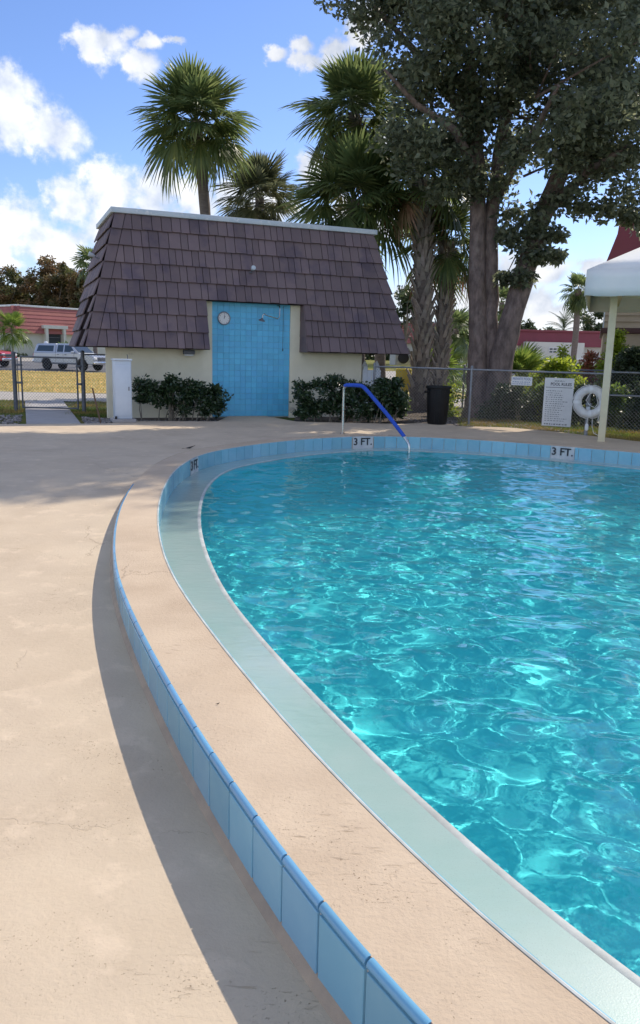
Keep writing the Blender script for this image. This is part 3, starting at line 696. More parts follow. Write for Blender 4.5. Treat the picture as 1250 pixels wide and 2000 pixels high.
CH = RISE / 8
n_tiles = 0
def course_cuts(a_b, a_t, b_b, b_t, hipa, hipb, rs):
    """joints of one course as (lower, upper) pairs between two ends; a hip end gets one slanting hip tile"""
    cuts = [(a_b, a_t)]; hw = .24
    if hipa: cuts.append((a_b + hw, a_t + hw))
    x = max(cuts[-1]) + .06 + .14 * rs.random()
    end_b, end_t = (b_b - hw, b_t - hw) if hipb else (b_b, b_t)
    stop = min(end_b, end_t) - .08
    while x < stop:
        cuts.append((x, x)); x += rs.choice([.155, .165, .205, .215, .225, .26, .27])
    if not hipb and len(cuts) > 2 and end_b - cuts[-1][0] < .09: cuts.pop()
    if hipb: cuts.append((end_b, end_t))
    cuts.append((b_b, b_t)); return cuts
def lay(face, nrm, cuts, z0, rs, sink, flip=False):
    for (a0, a1), (b0, b1) in zip(cuts[:-1], cuts[1:]):
        g = .006; jz = rs.uniform(-.008, .008); jo = rs.uniform(-.004, .005); zt = z0 + CH + .02
        c = [face(a0 + g, z0 + jz, .068 + jo), face(b0 - g, z0 + jz, .068 + jo), face(b1 - g, zt, .016 + jo * .5), face(a1 + g, zt, .016 + jo * .5)]
        if flip: c = [c[1], c[0], c[3], c[2]]
        sink(c, nrm)
nF, nL, nR = Vector((0, -.964, .264)), Vector((-.964, 0, .264)), Vector((.971, 0, .24))
def one(c, nrm):
    global n_tiles
    n_tiles += 1
    MB().slab(c, nrm, .026, .004).build('roof_tile', mt['rooft'], roof)
rest = MB(); left_list = []
for k in range(8):
    z0 = ZE + k * CH; z1 = z0 + CH + .02
    tr = random.Random(40 + k)
    if k >= 3:
        lay(fs, nF, course_cuts(hl(z0), hl(z1), hr(z0), hr(z1), True, True, tr), z0, tr, one)
    else:
        lay(fs, nF, course_cuts(hl(z0), hl(z1), CL, CL, True, False, tr), z0, tr, one)
        lay(fs, nF, course_cuts(CR, CR, hr(z0), hr(z1), False, True, tr), z0, tr, one)
    segs = [(hv(z0), hv(z1), VB, VB, True)] if k >= 3 else [(VF + IV * tau(z0), VF + IV * tau(z1), LS0, LS0, True), (LS1, LS1, VB, VB, False)]
    for (a, b, c, d, hip) in segs:
        lay(lf, nL, course_cuts(a, b, c, d, hip, False, tr), z0, tr, lambda c, n: left_list.append((c, n)), True)
    lay(rf, nR, course_cuts(hv(z0), hv(z1), VB, VB, True, False, tr), z0, tr, lambda c, n: rest.slab(c, n, .026, .004))
left_list.sort(key=lambda t: min(p.y for p in t[0]))
for c, n in left_list:
    if n_tiles < 296: one(c, n)
    else: rest.slab(c, n, .026, .004)
o = rest.build('roof_tiles_beyond', mt['rooft'], roof); o['kind'] = 'stuff'
ch = MB()                                                 # tiled cheek of the right-hand recess wall: three lapped boards
for k in range(3):
    z0 = ZE + k * CH; p, q = fs(CR, z0, .04), fs(CR, z0 + CH, .01)
    ch.slab([(CR - .012, -.004, z0), (CR - .012, p.y, z0), (CR - .006, q.y, z0 + CH), (CR - .006, -.004, z0 + CH)][::-1], (-1, 0, 0), .02, .003)
ch.build('recess_cheek', mt['rooft'], roof)
fc = MB()
a, b, c = hl(ZT) - .09, hr(ZT) + .09, hv(ZT) - .09
fc.box(a, c, ZT - .015, b, c + .10, ZT + .10, .012); fc.box(a, c + .103, ZT - .015, a + .10, VB + .05, ZT + .10, .012); fc.box(b - .10, c + .103, ZT - .015, b, VB + .05, ZT + .10, .012)
fc.build('fascia_cap', mt['fascia'], bh, 40)
pn = MB().box(-1.085, .05, -.02, .842, .099, 2.75).build('shower_wall', mt['pgrout'], bh)
tl = MB(); tw = 1.923 / 14; th = 2.70 / 20
for i in range(14):
    for j in range(20):
        x0, z0 = -1.083 + i * tw, -.005 + j * th; g = .0045; d = rng.uniform(-.001, .001)
        tl.slab([(x0 + .0018, .04 + d, z0 + g), (x0 + tw - .0018, .04 + d, z0 + g), (x0 + tw - .0018, .04 + d, z0 + th - g), (x0 + .0018, .04 + d, z0 + th - g)], (0, -1, 0), .012, .002)
tl.build('wall_tiles', mt['panel'], pn)['kind'] = 'stuff'
def flood(px, py, pz, parent, yaw):
    b_ = MB().lathe([(.035, 0), (.035, .03)], 12).build('flood_light', mt['dkpipe'], parent, 40, (px, py, pz), (0, 0, yaw))
    MB().tube([(0, 0, .02), (0, -.06, .03), (0, -.10, .06)], .012, 8).build('bracket', mt['dkpipe'], b_, 40)
    MB().lathe([(.02, -.03), (.035, 0), (.05, .06), (.055, .10), (.045, .11)], 16).build('lamp_head', mt['fascia'], b_, 40, (0, -.12, .07), (R(70), 0, 0))
p = fs(-.18, 3.30, .05); flood(p.x, p.y, p.z, bh, 0)
p = lf(.62, 3.46, .05); flood(p.x, p.y, p.z, bh, R(-90))
ev = MB().box(-.13, -.05, -.10, .13, .07, 0, .015).build('eave_light', mt['dkpipe'], bh, 40, (-1.68, -.20, ZE - .012))
MB().box(-.10, -.04, -.135, .10, .05, -.103, .012).build('lens', mt['white'], ev, 40)
# clock and shower on the blue wall
def on_b(s, v, z):
    c, s_ = math.cos(BA), math.sin(BA); return (-1.6 + s * c - v * s_, 19.3 + s * s_ + v * c, z)
ck = thing('wall_clock', 'round white wall clock with grey rim hanging on the blue shower wall', 'clock', on_b(-.80, .018, 2.27), BA)
MB().lathe([(.135, 0), (.135, .012)], 32).build('face', mt['clockf'], ck, 40, (0, 0, 0), (R(90), 0, 0))
MB().tube([(.14 * math.cos(t), -.010, .14 * math.sin(t)) for t in np.linspace(0, 2 * math.pi, 32, endpoint=False)], .014, 8, close=True).build('rim', mt['clockr'], ck, 60)
for hh in range(1, 13):
    t = math.pi / 2 - hh * math.pi / 6
    ob('numeral', text_mesh(str(hh), .034, mt['ink'], 'numeral', .0005, .01), ck, (.108 * math.cos(t), -.0145, .108 * math.sin(t)), (R(90), 0, 0))
for ln, wd, ang in ((.060, .010, 62), (.088, .007, 83)):
    MB().box(-.012, -.0175, -wd / 2, ln, -.0155, wd / 2).build('clock_hand', mt['ink'], ck, 0, None, (0, -R(ang), 0))
sh = thing('outdoor_shower', 'bent steel shower pipe with dark head and pull chain over blue wall', 'shower', on_b(.42, .0, 2.55), BA)
MB().tube([(.08, .02, .06), (.08, -.16, .05), (.08, -.19, -.02), (.07, -.2, -.20), (.02, -.22, -.25), (-.30, -.34, -.19), (-.36, -.36, -.16), (-.40, -.37, -.19), (-.405, -.375, -.26)], .013, 10).build('pipe', mt['steel'], sh, 60)
MB().lathe([(.018, 0), (.03, -.03), (.075, -.055), (.08, -.075), (.0, -.076)][::-1], 18).build('shower_head', mt['dkpipe'], sh, 50, (-.41, -.38, -.25), (R(12), R(8), 0))
MB().tube([(.17, -.18, .04), (.172, -.18, -.4), (.17, -.18, -.95)], .006, 6).build('pull_chain', mt['ink'], sh)
MB().lathe([(.012, 0), (.014, .05), (.006, .07)], 8).build('pull_handle', mt['ink'], sh, 0, (.17, -.18, -1.0))

# ------------------------------------------------------------------ pale cabinet and the things by it
cb = thing('utility_cabinet', 'tall narrow pale grey cabinet on concrete pad beside pool house corner', 'cabinet', (-4.22, 16.85, 0), BA)
MB().box(-.24, -.23, .0, .24, .25, .07, .01).build('pad', mt['walk'], cb, 40)
MB().box(-.175, -.15, .072, .175, .18, 1.27, .012).build('body', mt['cabinet'], cb, 40)
MB().box(-.155, -.168, .14, .155, -.152, 1.17, .004).build('door', mt['cabinet'], cb, 40)
MB().box(-.195, -.18, 1.272, .195, .20, 1.31, .012).build('lid', mt['cabinet'], cb, 40)
MB().box(.10, -.182, .66, .125, -.17, .74, .004).build('latch', mt['galv'], cb, 40)
MB().tube([(.14, .1, 1.31), (.14, .1, 1.36), (.13, .1, 1.40)], .008, 6).build('aerial', mt['dkpipe'], cb)
MB().box(-.19, -.21, .072, -.145, -.17, .13, .006).build('bracket', mt['ink'], cb, 40)
st = MB().box(-.015, -.015, -.2, .015, .015, .72, .003)
tag(st.build('stake', mt['rust'], None, 0, (-4.60, 16.5, 0), (R(3), R(-11), R(10))), 'thin rusty stake stuck leaning in the gravel beside the pale cabinet', 'stake')
tag(MB().lathe([(.045, -.1), (.045, .98), (.052, .99), (.052, 1.06), (.0, 1.07)], 14).build('drain_pipe', mt['whitev'], None, 40, (-4.93, 18.6, 0)), 'slim white capped standpipe at the end of the fence by the cabinet', 'pipe')

# ------------------------------------------------------------------ chain-link fences and gate
def chain(mb, p0, p1, z0, z1, pitch=.075, r=.0028):
    p0, p1 = Vector(p0), Vector(p1); d = p1 - p0; L_ = d.length; d.normalize(); H = z1 - z0
    k = -H
    while k < L_:
        for sg in (1, -1):
            a, za, b, zb = k, z0, k + H, z1
            if a < 0: za, a = z0 - k, 0
            if b > L_: zb, b = z0 + (L_ - k), L_
            if b - a > .03:
                A = (a, za), (b, zb)
                if sg < 0: A = (a, z1 - (za - z0)), (b, z1 - (zb - z0))
                w_ = Vector((-d.y, d.x, 0)) * (.004 * sg)
                mb.tube([(*(p0 + d * A[0][0] + w_).xy, A[0][1]), (*(p0 + d * A[1][0] + w_).xy, A[1][1])], r, 3, cap=False)
        k += pitch
def fence(name, label, pts, h, mat_p, post_r=.024, rail_r=.02, mid=None, zb=.05, posts=None):
    t = thing(name, label, 'fence', (pts[0][0], pts[0][1], 0)); org = Vector((pts[0][0], pts[0][1], 0))
    loc = lambda p, z: Vector((p[0], p[1], z)) - org
    for p in (posts or pts):
        q = MB().tube([loc(p, -.15), loc(p, h + .04)], post_r, 10); q.lathe([(post_r * 1.15, 0), (post_r * 1.2, .03), (post_r * .6, .055), (.002, .06)], 10, tuple(loc(p, h + .035))); q.build('post', mat_p, t, 50)
    for a, b in zip(pts[:-1], pts[1:]):
        MB().tube([loc(a, h), loc(b, h)], rail_r, 8).build('top_rail', mat_p, t, 50)
        if mid: MB().tube([loc(a, mid), loc(b, mid)], rail_r, 8).build('mid_rail', mat_p, t, 50)
        m_ = MB(); chain(m_, loc(a, 0), loc(b, 0), zb, h - .01); m_.build('wire_mesh', mt['wire'], t)['kind'] = 'stuff'
    return t
fence('chain_link_fence', 'short chain link fence panel left of the gate at the left picture edge', [(-11.6, 19.2), (-9.6, 19.4), (-7.54, 19.62)], 1.30, mt['dkpipe'], .05)
fence('chain_link_fence', 'short chain link fence panel between the gate and the pool house corner', [(-5.86, 19.62), (-5.12, 19.66)], 1.36, mt['dkpipe'], .045, .018)
fence('chain_link_fence', 'long grey chain link fence running behind the trash can, signs and life ring', [(1.25, 19.80), (3.40, 18.50), (5.98, 16.93)], 1.24, mt['galv'], .028, .022)
fence('chain_link_fence', 'pale chain link fence section with a middle rail right of the life ring', [(6.02, 16.95), (8.6, 16.0), (11.5, 14.9)], 1.28, mt['galv'], .030, .022, .80)
fence('chain_link_fence', 'low chain link fence far behind the big tree and lime hedge', [(4.4, 25.2), (11.4, 26.8)], 1.2, mt['galv'], .03, .02)
gt = thing('gate', 'weathered chain link gate with pipe frame across the concrete walk', 'gate', (-7.36, 19.60, 0), R(0))
gw = 1.36
for x0 in (0, gw): MB().tube([(x0, 0, .03), (x0, 0, 1.28)], .022, 8).build('frame_upright', mt['dkpipe'], gt, 50)
for x0 in (-.10, gw + .09): MB().tube([(x0, .03, .0), (x0, .03, 1.30)], .010, 6).build('tension_bar', mt['dkpipe'], gt, 50)
for z0 in (.05, 1.27): MB().tube([(0, 0, z0), (gw, 0, z0)], .021, 8).build('frame_rail', mt['dkpipe'], gt, 50)
m_ = MB(); chain(m_, (0, 0, 0), (gw, 0, 0), .07, 1.25); m_.build('wire_mesh', mt['wire'], gt)['kind'] = 'stuff'
for z0 in (.62, 1.05):
    MB().box(-.12, -.03, z0, .02, .035, z0 + .05, .006).build('hinge', mt['dkpipe'], gt, 40); MB().box(gw - .02, -.03, z0, gw + .10, .035, z0 + .05, .006).build('latch', mt['dkpipe'], gt, 40)

# ------------------------------------------------------------------ handrail, trash can, signs, ring, canopy
hrl = thing('pool_handrail', 'steel pool handrail with bright blue sleeve rising from deck into water', 'handrail', (.40, 15.42, 0))
MB().tube([(0, 0, -.05), (0, 0, .80), (.003, -.005, .86), (.02, -.02, .905), (.06, -.05, .93)], .024, 12).build('upright', mt['steel'], hrl, 60)
MB().lathe([(.05, 0), (.05, .008), (.03, .02)], 16).build('base_plate', mt['steel'], hrl, 40)
MB().tube([(.015, -.015, .915), (.05, -.04, .935), (.20, -.12, .94), (.32, -.19, .935), (.37, -.23, .91), (.45, -.30, .83), (.80, -.60, .44), (1.02, -.80, .17), (1.11, -.88, .06)], [.034, .036, .037, .037, .037, .037, .037, .036, .034], 14).build('rail_sleeve', mt['sleeve'], hrl, 60)
o = MB().tube([(1.08, -.855, .09), (1.16, -.925, -.02), (1.195, -.955, -.08), (1.20, -.96, -.16), (1.20, -.96, -1.15)], .024, 12).build('lower_pipe', mt['steel'], hrl, 60); o.cycles.is_caustics_receiver = True

tc_ = thing('trash_can', 'black plastic trash can standing on the deck edge by the palm trunks', 'trash can', (2.62, 18.22, 0), R(15))
prof = [(.0, .003), (.205, .003), (.215, .02), (.245, .42), (.247, .43), (.262, .80), (.285, .805), (.292, .83), (.288, .86), (.268, .865), (.255, .82), (.235, .5), (.20, .06), (.0, .05)]
MB().lathe(prof, 28, cap=False).build('body', mt['blackp'], tc_, 40)
for t in np.linspace(0, 2 * math.pi, 14, endpoint=False):
    c_, s_ = math.cos(t), math.sin(t); MB().tube([(.218 * c_, .218 * s_, .05), (.258 * c_, .258 * s_, .77)], .007, 6).build('rib', mt['blackp'], tc_, 60)
for sg in (1, -1): MB().tube([(sg * .27, -.09, .74), (sg * .315, -.06, .72), (sg * .32, 0, .715), (sg * .315, .06, .72), (sg * .27, .09, .74)], .014, 8).build('handle', mt['blackp'], tc_, 60)

FD = Vector((5.98 - 3.40, 16.93 - 18.50, 0)).normalized(); FA = math.atan2(FD.y, FD.x)
def fpt(X):
    t = (X - 3.40) / FD.x; return (X, 18.50 + FD.y * t)
def sign(name, label, X, z0, z1, wd, yaw=FA):
    x, y = fpt(X); n = Vector((math.sin(FA), -math.cos(FA)))
    t = thing(name, label, 'sign', (x + n.x * .035, y + n.y * .035, (z0 + z1) / 2), FA + R(4))
    h = (z1 - z0) / 2
    MB().box(-wd / 2, -.003, -h, wd / 2, .003, h, .001).build('panel', mt['signw'], t)
    return t, h
def print_(t, body, size, x, z, mat, bold=.01, width=None, align='CENTER'):
    me = text_mesh(body, size, mat, 'lettering', .0004, bold, align)
    o = ob('lettering', me, t, (x, -.0042, z), (R(90), 0, 0))
    if width:
        xs = [v.co.x for v in me.vertices]; o.scale = (width / (max(xs) - min(xs)), 1, 1)
    return o
t, h = sign('pool_sign', 'small white private pool sign with blue letters on the fence', 4.42, .93, 1.12, .46)
print_(t, 'PRIVATE POOL', .075, 0, .045, mt['signb'], .012, .40)
def lines(t, rows, x0, mat, hgt):
    mb = MB()
    for z, L_ in rows:
        x = x0
        while x < x0 + L_:
            w_ = rng.uniform(.02, .055)
            if x + w_ > x0 + L_: w_ = max(.01, x0 + L_ - x)
            k = max(1, int(w_ / .011))
            for q in range(k):
                hh = hgt * rng.uniform(.6, 1); mb.quad((x + q * .011, -.0042, z), (x + q * .011 + .0078, -.0042, z), (x + q * .011 + .0078, -.0042, z + hh), (x + q * .011, -.0042, z + hh))
            x += w_ + .012
    mb.build('fine_print', mat, t)['kind'] = 'stuff'
lines(t, [(-.03, .40), (-.07, .40)], -.20, mt['signb'], .022)
t, h = sign('pool_rules_sign', 'large white pool rules sign with rows of small black print on the fence', 5.13, .08, 1.12, .62)
print_(t, 'POOL RULES', .088, .04, h - .135, mt['signk'], .022, .44)
MB().box(-.28, -.0045, h - .208, .28, -.0035, h - .198).build('rule_line', mt['signk'], t)
lines(t, [(h - .075, .22)], -.10, mt['signk'], .026)
lines(t, [(h - .285 - .046 * k, rng.uniform(.30, .52)) for k in range(15)], -.26, mt['signk'], .019)
lines(t, [(-h + .03, .50)], -.26, mt['signk'], .032)

lr = thing('life_ring', 'white life ring hanging on grey post in front of fence', 'life ring', (5.40, 16.18, .69), R(-14))
MB().tube([(.245 * math.cos(a), 0, .245 * math.sin(a)) for a in np.linspace(0, 2 * math.pi, 40, endpoint=False)], .082, 14, close=True).build('ring_body', mt['ring'], lr, 80)
for a in (0, 90, 180, 270):
    c_, s_ = math.cos(R(a + 2)), math.sin(R(a + 2)); u_ = Vector((c_, 0, s_)); tg = Vector((-s_, 0, c_)); cc = u_ * .245
    mb = MB()
    for dt in (-.028, -.009, .009, .028):
        pass
    mb.tube([cc + tg * dt for dt in (-.03, -.028, .028, .03)], [.070, .0855, .0855, .070], 16); mb.build('strap', mt['white'], lr, 50)
def cat(p, q, sag, n=8): return [Vector(p).lerp(Vector(q), i / n) + Vector((0, -.02, -sag * math.sin(math.pi * i / n))) for i in range(n + 1)]
for a0, a1 in ((0, 90), (90, 180), (180, 270), (270, 360)):
    pts = [Vector((.338 * math.cos(R(a)), -.02, .338 * math.sin(R(a)))) for a in np.linspace(a0 + 6, a1 - 6, 10)]
    MB().tube(pts, .008, 6).build('grab_line', mt['rope'], lr, 60)
rp = thing('life_ring_post', 'grey metal post carrying the life ring and coiled throw rope', 'post', (5.42, 16.34, 0), R(-14))
MB().tube([(0, 0, -.1), (0, 0, 1.0)], .035, 12).build('post', mt['galv'], rp, 50)
MB().box(-.05, -.12, .60, .05, -.036, .66, .01).build('hook', mt['galv'], rp, 40)
MB().box(-.04, -.09, .52, .04, -.037, .59, .01).build('plate', mt['whitev'], rp, 40)
rpe = thing('throw_rope', 'loose white throw rope looping below the life ring with a float', 'rope', (5.42, 16.2, 0), R(-14))
MB().tube([(.02, -.07, .93), (.10, -.08, .80), (.13, -.08, .66), (.08, -.09, .58), (-.02, -.09, .62), (-.10, -.09, .72), (-.03, -.08, .86), (.07, -.08, .90), (.16, -.07, .74), (.17, -.07, .60)], .008, 6).build('rope_coil', mt['rope'], rpe, 60)
MB().tube([(.30, -.06, .66), (.32, -.07, .45), (.28, -.08, .30), (.20, -.08, .26), (.16, -.08, .34), (.18, -.08, .48)], .008, 6).build('rope_loop', mt['rope'], rpe, 60)
MB().tube([(.05, -.06, .42), (.06, -.07, .20), (.10, -.08, .07), (.20, -.09, .02), (.27, -.08, .05), (.30, -.07, .18)], .008, 6).build('rope_tail', mt['rope'], rpe, 60)
MB().tube([(-.04, -.09, .46), (-.045, -.10, .26)], .007, 6).build('float_line', mt['rope'], rpe, 60)
MB().lathe([(.0, 0), (.032, .012), (.036, .05), (.034, .12), (.02, .145), (.0, .15)], 12, cap=False).build('float', mt['white'], rpe, 50, (-.045, -.10, .11))

cn = thing('canopy', 'white canvas canopy with deep valance and cream scalloped bracket on a post', 'canopy', (4.55, 14.42, 0), R(-19))
cw, cd, ze, zp = 6.0, 5.0, 3.06, 4.42
def canv(name, pts, nx=10, ny=6, sag=.06):
    a, b, c, d = [Vector(p) for p in pts]; V = []; F = []
    for j in range(ny + 1):
        for i in range(nx + 1):
            u_, v_ = i / nx, j / ny; p = (a.lerp(b, u_)).lerp(d.lerp(c, u_), v_)
            p.z -= sag * math.sin(math.pi * u_) * math.sin(math.pi * v_); V.append(p)
    for j in range(ny):
        for i in range(nx): k = j * (nx + 1) + i; F.append((k, k + 1, k + nx + 2, k + nx + 1))
    o = ob(name, npmesh(name, V, F, mt['canvas'], True), cn); md = o.modifiers.new('thick', 'SOLIDIFY'); md.thickness = .006
    return o
pk0, pk1 = (cw / 2 - .5, cd / 2, zp), (cw / 2 + .5, cd / 2, zp)
canv('roof_panel', [(0, 0, ze), (cw, 0, ze), pk1, pk0]); canv('roof_panel', [(0, cd, ze), (0, 0, ze), pk0, (pk0[0], pk0[1] + .001, zp)])
canv('roof_panel', [(cw, cd, ze), (0, cd, ze), pk0, pk1]); canv('roof_panel', [(cw, 0, ze), (cw, cd, ze), (pk1[0], pk1[1] + .001, zp), pk1])
def valance(p, q):
    p, q = Vector(p), Vector(q); V = []; F = []; n = 26; nv = Vector((-(q - p).y, (q - p).x, 0)).normalized()
    for i in range(n + 1):
        a = p.lerp(q, i / n); wv = .014 * math.sin(i * 1.9) + .008 * math.sin(i * 4.1)
        for j in range(4):
            t_ = j / 3; V.append(a + nv * wv * t_ + Vector((0, 0, -.43 * t_ - (.022 * abs(math.sin(i * .9)) if j == 3 else 0))))
    for i in range(n):
        for j in range(3): k = i * 4 + j; F.append((k, k + 1, k + 5, k + 4))
    o = ob('valance', npmesh('valance', V, F, mt['canvas'], True), cn); md = o.modifiers.new('thick', 'SOLIDIFY'); md.thickness = .006
for p, q in (((0, 0, ze), (cw, 0, ze)), ((cw, 0, ze), (cw, cd, ze)), ((cw, cd, ze), (0, cd, ze)), ((0, cd, ze), (0, 0, ze))): valance(p, q)
for i, (x, y) in enumerate(((.50, .92), (cw - .5, .6), (cw - .5, cd - .5))):
    ps = MB().box(-.065, -.065, -.02, .065, .065, ze - .15, .008).build('post', mt['creamp'], cn, 40, (x, y, 0))
scal = lambda L_: [(0, 2.93), (0, 2.62), (.32, 2.62), (.36, 2.56), (.70, 2.56), (.72, 2.60), (1.0, 2.62), (1.05, 2.68), (L_, 2.68), (L_, 2.93)]
MB().prism([(.15, 2.93), (.15, 2.66), (.52, 2.66), (.52, 2.70), (.66, 2.70), (.66, 2.66), (1.05, 2.60), (1.4, 2.56), (1.42, 2.62), (1.8, 2.62), (1.85, 2.68), (cw - .2, 2.68), (cw - .2, 2.93)], .78, .79).build('scalloped_beam', mt['creamp'], cn)
MB().box(.15, .795, 2.72, cw - .2, .925, 2.86, .006).build('beam', mt['creamp'], cn, 40); MB().box(.52, .93, 2.72, .64, cd - .4, 2.86, .006).build('side_beam', mt['creamp'], cn, 40)
# equipment seen past the right end of the pool house
vf = thing('vinyl_fence_panel', 'short white board fence panel with two pointed posts past the pool house', 'fence', on_b(2.86, .15, 0), BA)
for k in range(4): MB().box(k * .13 + .004, 0, .05, k * .13 + .126, .022, 1.14, .006).build('board', mt['whitev'], vf, 40)
for x in (.10, .44):
    MB().box(x - .06, .03, 0, x + .06, .15, 1.22, .008).build('post', mt['whitev'], vf, 40); MB().lathe([(.075, 1.222), (.075, 1.25), (.012, 1.37), (0, 1.375)], 4).build('post_cap', mt['whitev'], vf, 0, (x, .09, 0))
yb = thing('yellow_bin', 'yellow plastic panel box seen between pool house eave and palm trunk', 'bin', (2.45, 24.6, 0), R(-5))
MB().box(-.24, -.2, .45, .24, .2, 1.13, .03).build('body', mt['yellow'], yb, 40); MB().box(-.03, -.03, -.05, .03, .03, .449, .004).build('leg', mt['white'], yb, 40)
mb_ = thing('meter_box', 'dark meter box in pale frame above the yellow bin by the palms', 'meter', (2.47, 25.1, 0), R(-5))
MB().box(-.05, -.03, -.05, .05, .05, 1.2, .006).build('post', mt['grey_wood'], mb_, 40)
MB().box(-.25, -.12, 1.22, .25, .12, 1.66, .03).build('case', mt['fascia'], mb_, 40); MB().lathe([(.17, 0), (.17, .03)], 24).build('dial', mt['ink'], mb_, 40, (0, -.122, 1.45), (R(90), 0, 0))
# small dry leaves
for (x, y, z, s_, lb) in ((-2.05, 12.35, .012, .09, 'dark curled leaf lying on the deck at the shade edge of the curb'), (-.42, 3.20, .008, .010, 'tiny brown leaf scrap on top of the sunlit curb')):
    mb = MB(); mb.quad((-s_, 0, .004), (-.2 * s_, -.35 * s_, 0), (s_, 0, .5 * s_), (-.1 * s_, .4 * s_, .2 * s_)); mb.tube([(-s_ * 1.5, .1 * s_, .002), (-s_, 0, .004)], s_ * .03, 4)
    tag(mb.build('dry_leaf', mt['dryleaf'], None, 0, (x, y, z), (0, 0, .5)), lb, 'leaf')
# ------------------------------------------------------------------ palms: every frond an object, sharing a few meshes
def frond_mesh(name, mat, droop, tipd, n=34, pet=.72, blade=1.0, span=118, seed=0):
    rs = random.Random(seed); mb = MB()
    ax = lambda x: -droop * x * x                       # petiole and midrib bow down
    mb.tube([(x, 0, ax(x)) for x in np.linspace(0, pet, 5)], [.022, .018, .015, .013, .012], 4, cap=False)
    for i in range(n):
        t = (i + .5) / n * 2 - 1; th = R(span) * t
        bx = pet + .30 * blade * max(0, math.cos(th)) * .8
        dx, dy = math.cos(th), math.sin(th)
        Ln = blade * (.80 + .25 * math.cos(th)) * rs.uniform(.9, 1.06) - .12 * blade
        fold = .035 if i % 2 else -.035
        def P(r, s):
            x = bx + dx * r - dy * s; y = dy * r + dx * s
            z = ax(x) + fold * min(1, r * 2.2) - tipd * r * r * (1 + .4 * rs.random()) - .12 * abs(y)
            return (x, y, z)
        wm = .040 * blade * (34 / n)
        b0, m0, m1, e0, e1 = P(.02, 0), P(Ln * .5, -wm), P(Ln * .5, wm), P(Ln * .8, -wm * .55), P(Ln * .8, wm * .55)
        tip = P(Ln, 0); tip = (tip[0], tip[1], tip[2] - tipd * .25 * rs.random())
        mb.add([b0, m0, m1, e0, e1, tip], [(0, 1, 2), (1, 3, 4, 2), (3, 5, 4)])
    return mb.mesh(name, mat)
def feather_mesh(name, mat, seed=0):
    rs = random.Random(seed); mb = MB(); Ln = 2.6
    ax = lambda x: .55 * x - .30 * x * x
    mb.tube([(x, 0, ax(x)) for x in np.linspace(0, Ln, 7)], [.03, .026, .022, .018, .014, .01, .005], 4, cap=False)
    for i in range(26):
        x = .4 + (Ln - .42) * i / 25; l = .62 * math.sin(math.pi * (.12 + .82 * i / 25)) + .08
        for sg in (1, -1):
            tx = x + l * .45; z0 = ax(x); zt = z0 - l * rs.uniform(.35, .65)
            mb.add([(x, 0, z0), (x + .05, 0, z0), (tx, sg * l * .85, zt)], [(0, 1, 2)])
    return mb.mesh(name, mat)
FR = {}
for key, mat in (('g', 'frond'), ('y', 'frond2'), ('p', 'frond3'), ('d', 'dead')):
    FR[key] = [frond_mesh('frond', mt[mat], .05, .10, seed=1), frond_mesh('frond', mt[mat], .14, .28, seed=2), frond_mesh('frond', mt[mat], .26, .48, seed=3)]
FR['s'] = [frond_mesh('frond', mt['frond'], .05, .12, n=20, seed=4), frond_mesh('frond', mt['frond'], .16, .30, n=20, seed=5), frond_mesh('frond', mt['frond'], .28, .5, n=20, seed=6)]
FR['c'] = [feather_mesh('frond', mt['fargreen'], 7)] * 3
boot_me = MB().add([(-.055, 0, 0), (.055, 0, 0), (.035, -.055, .16), (-.035, -.055, .16), (-.018, -.135, .34), (.018, -.135, .34), (-.05, .05, .02), (.05, .05, .02), (-.02, -.10, .345), (.02, -.10, .345)],
                   [(0, 1, 2, 3), (3, 2, 5, 4), (1, 7, 9, 2), (0, 3, 8, 6), (4, 5, 9, 8), (3, 4, 8), (2, 9, 5), (6, 8, 9, 7)]).mesh('leaf_base', mt['boot'])
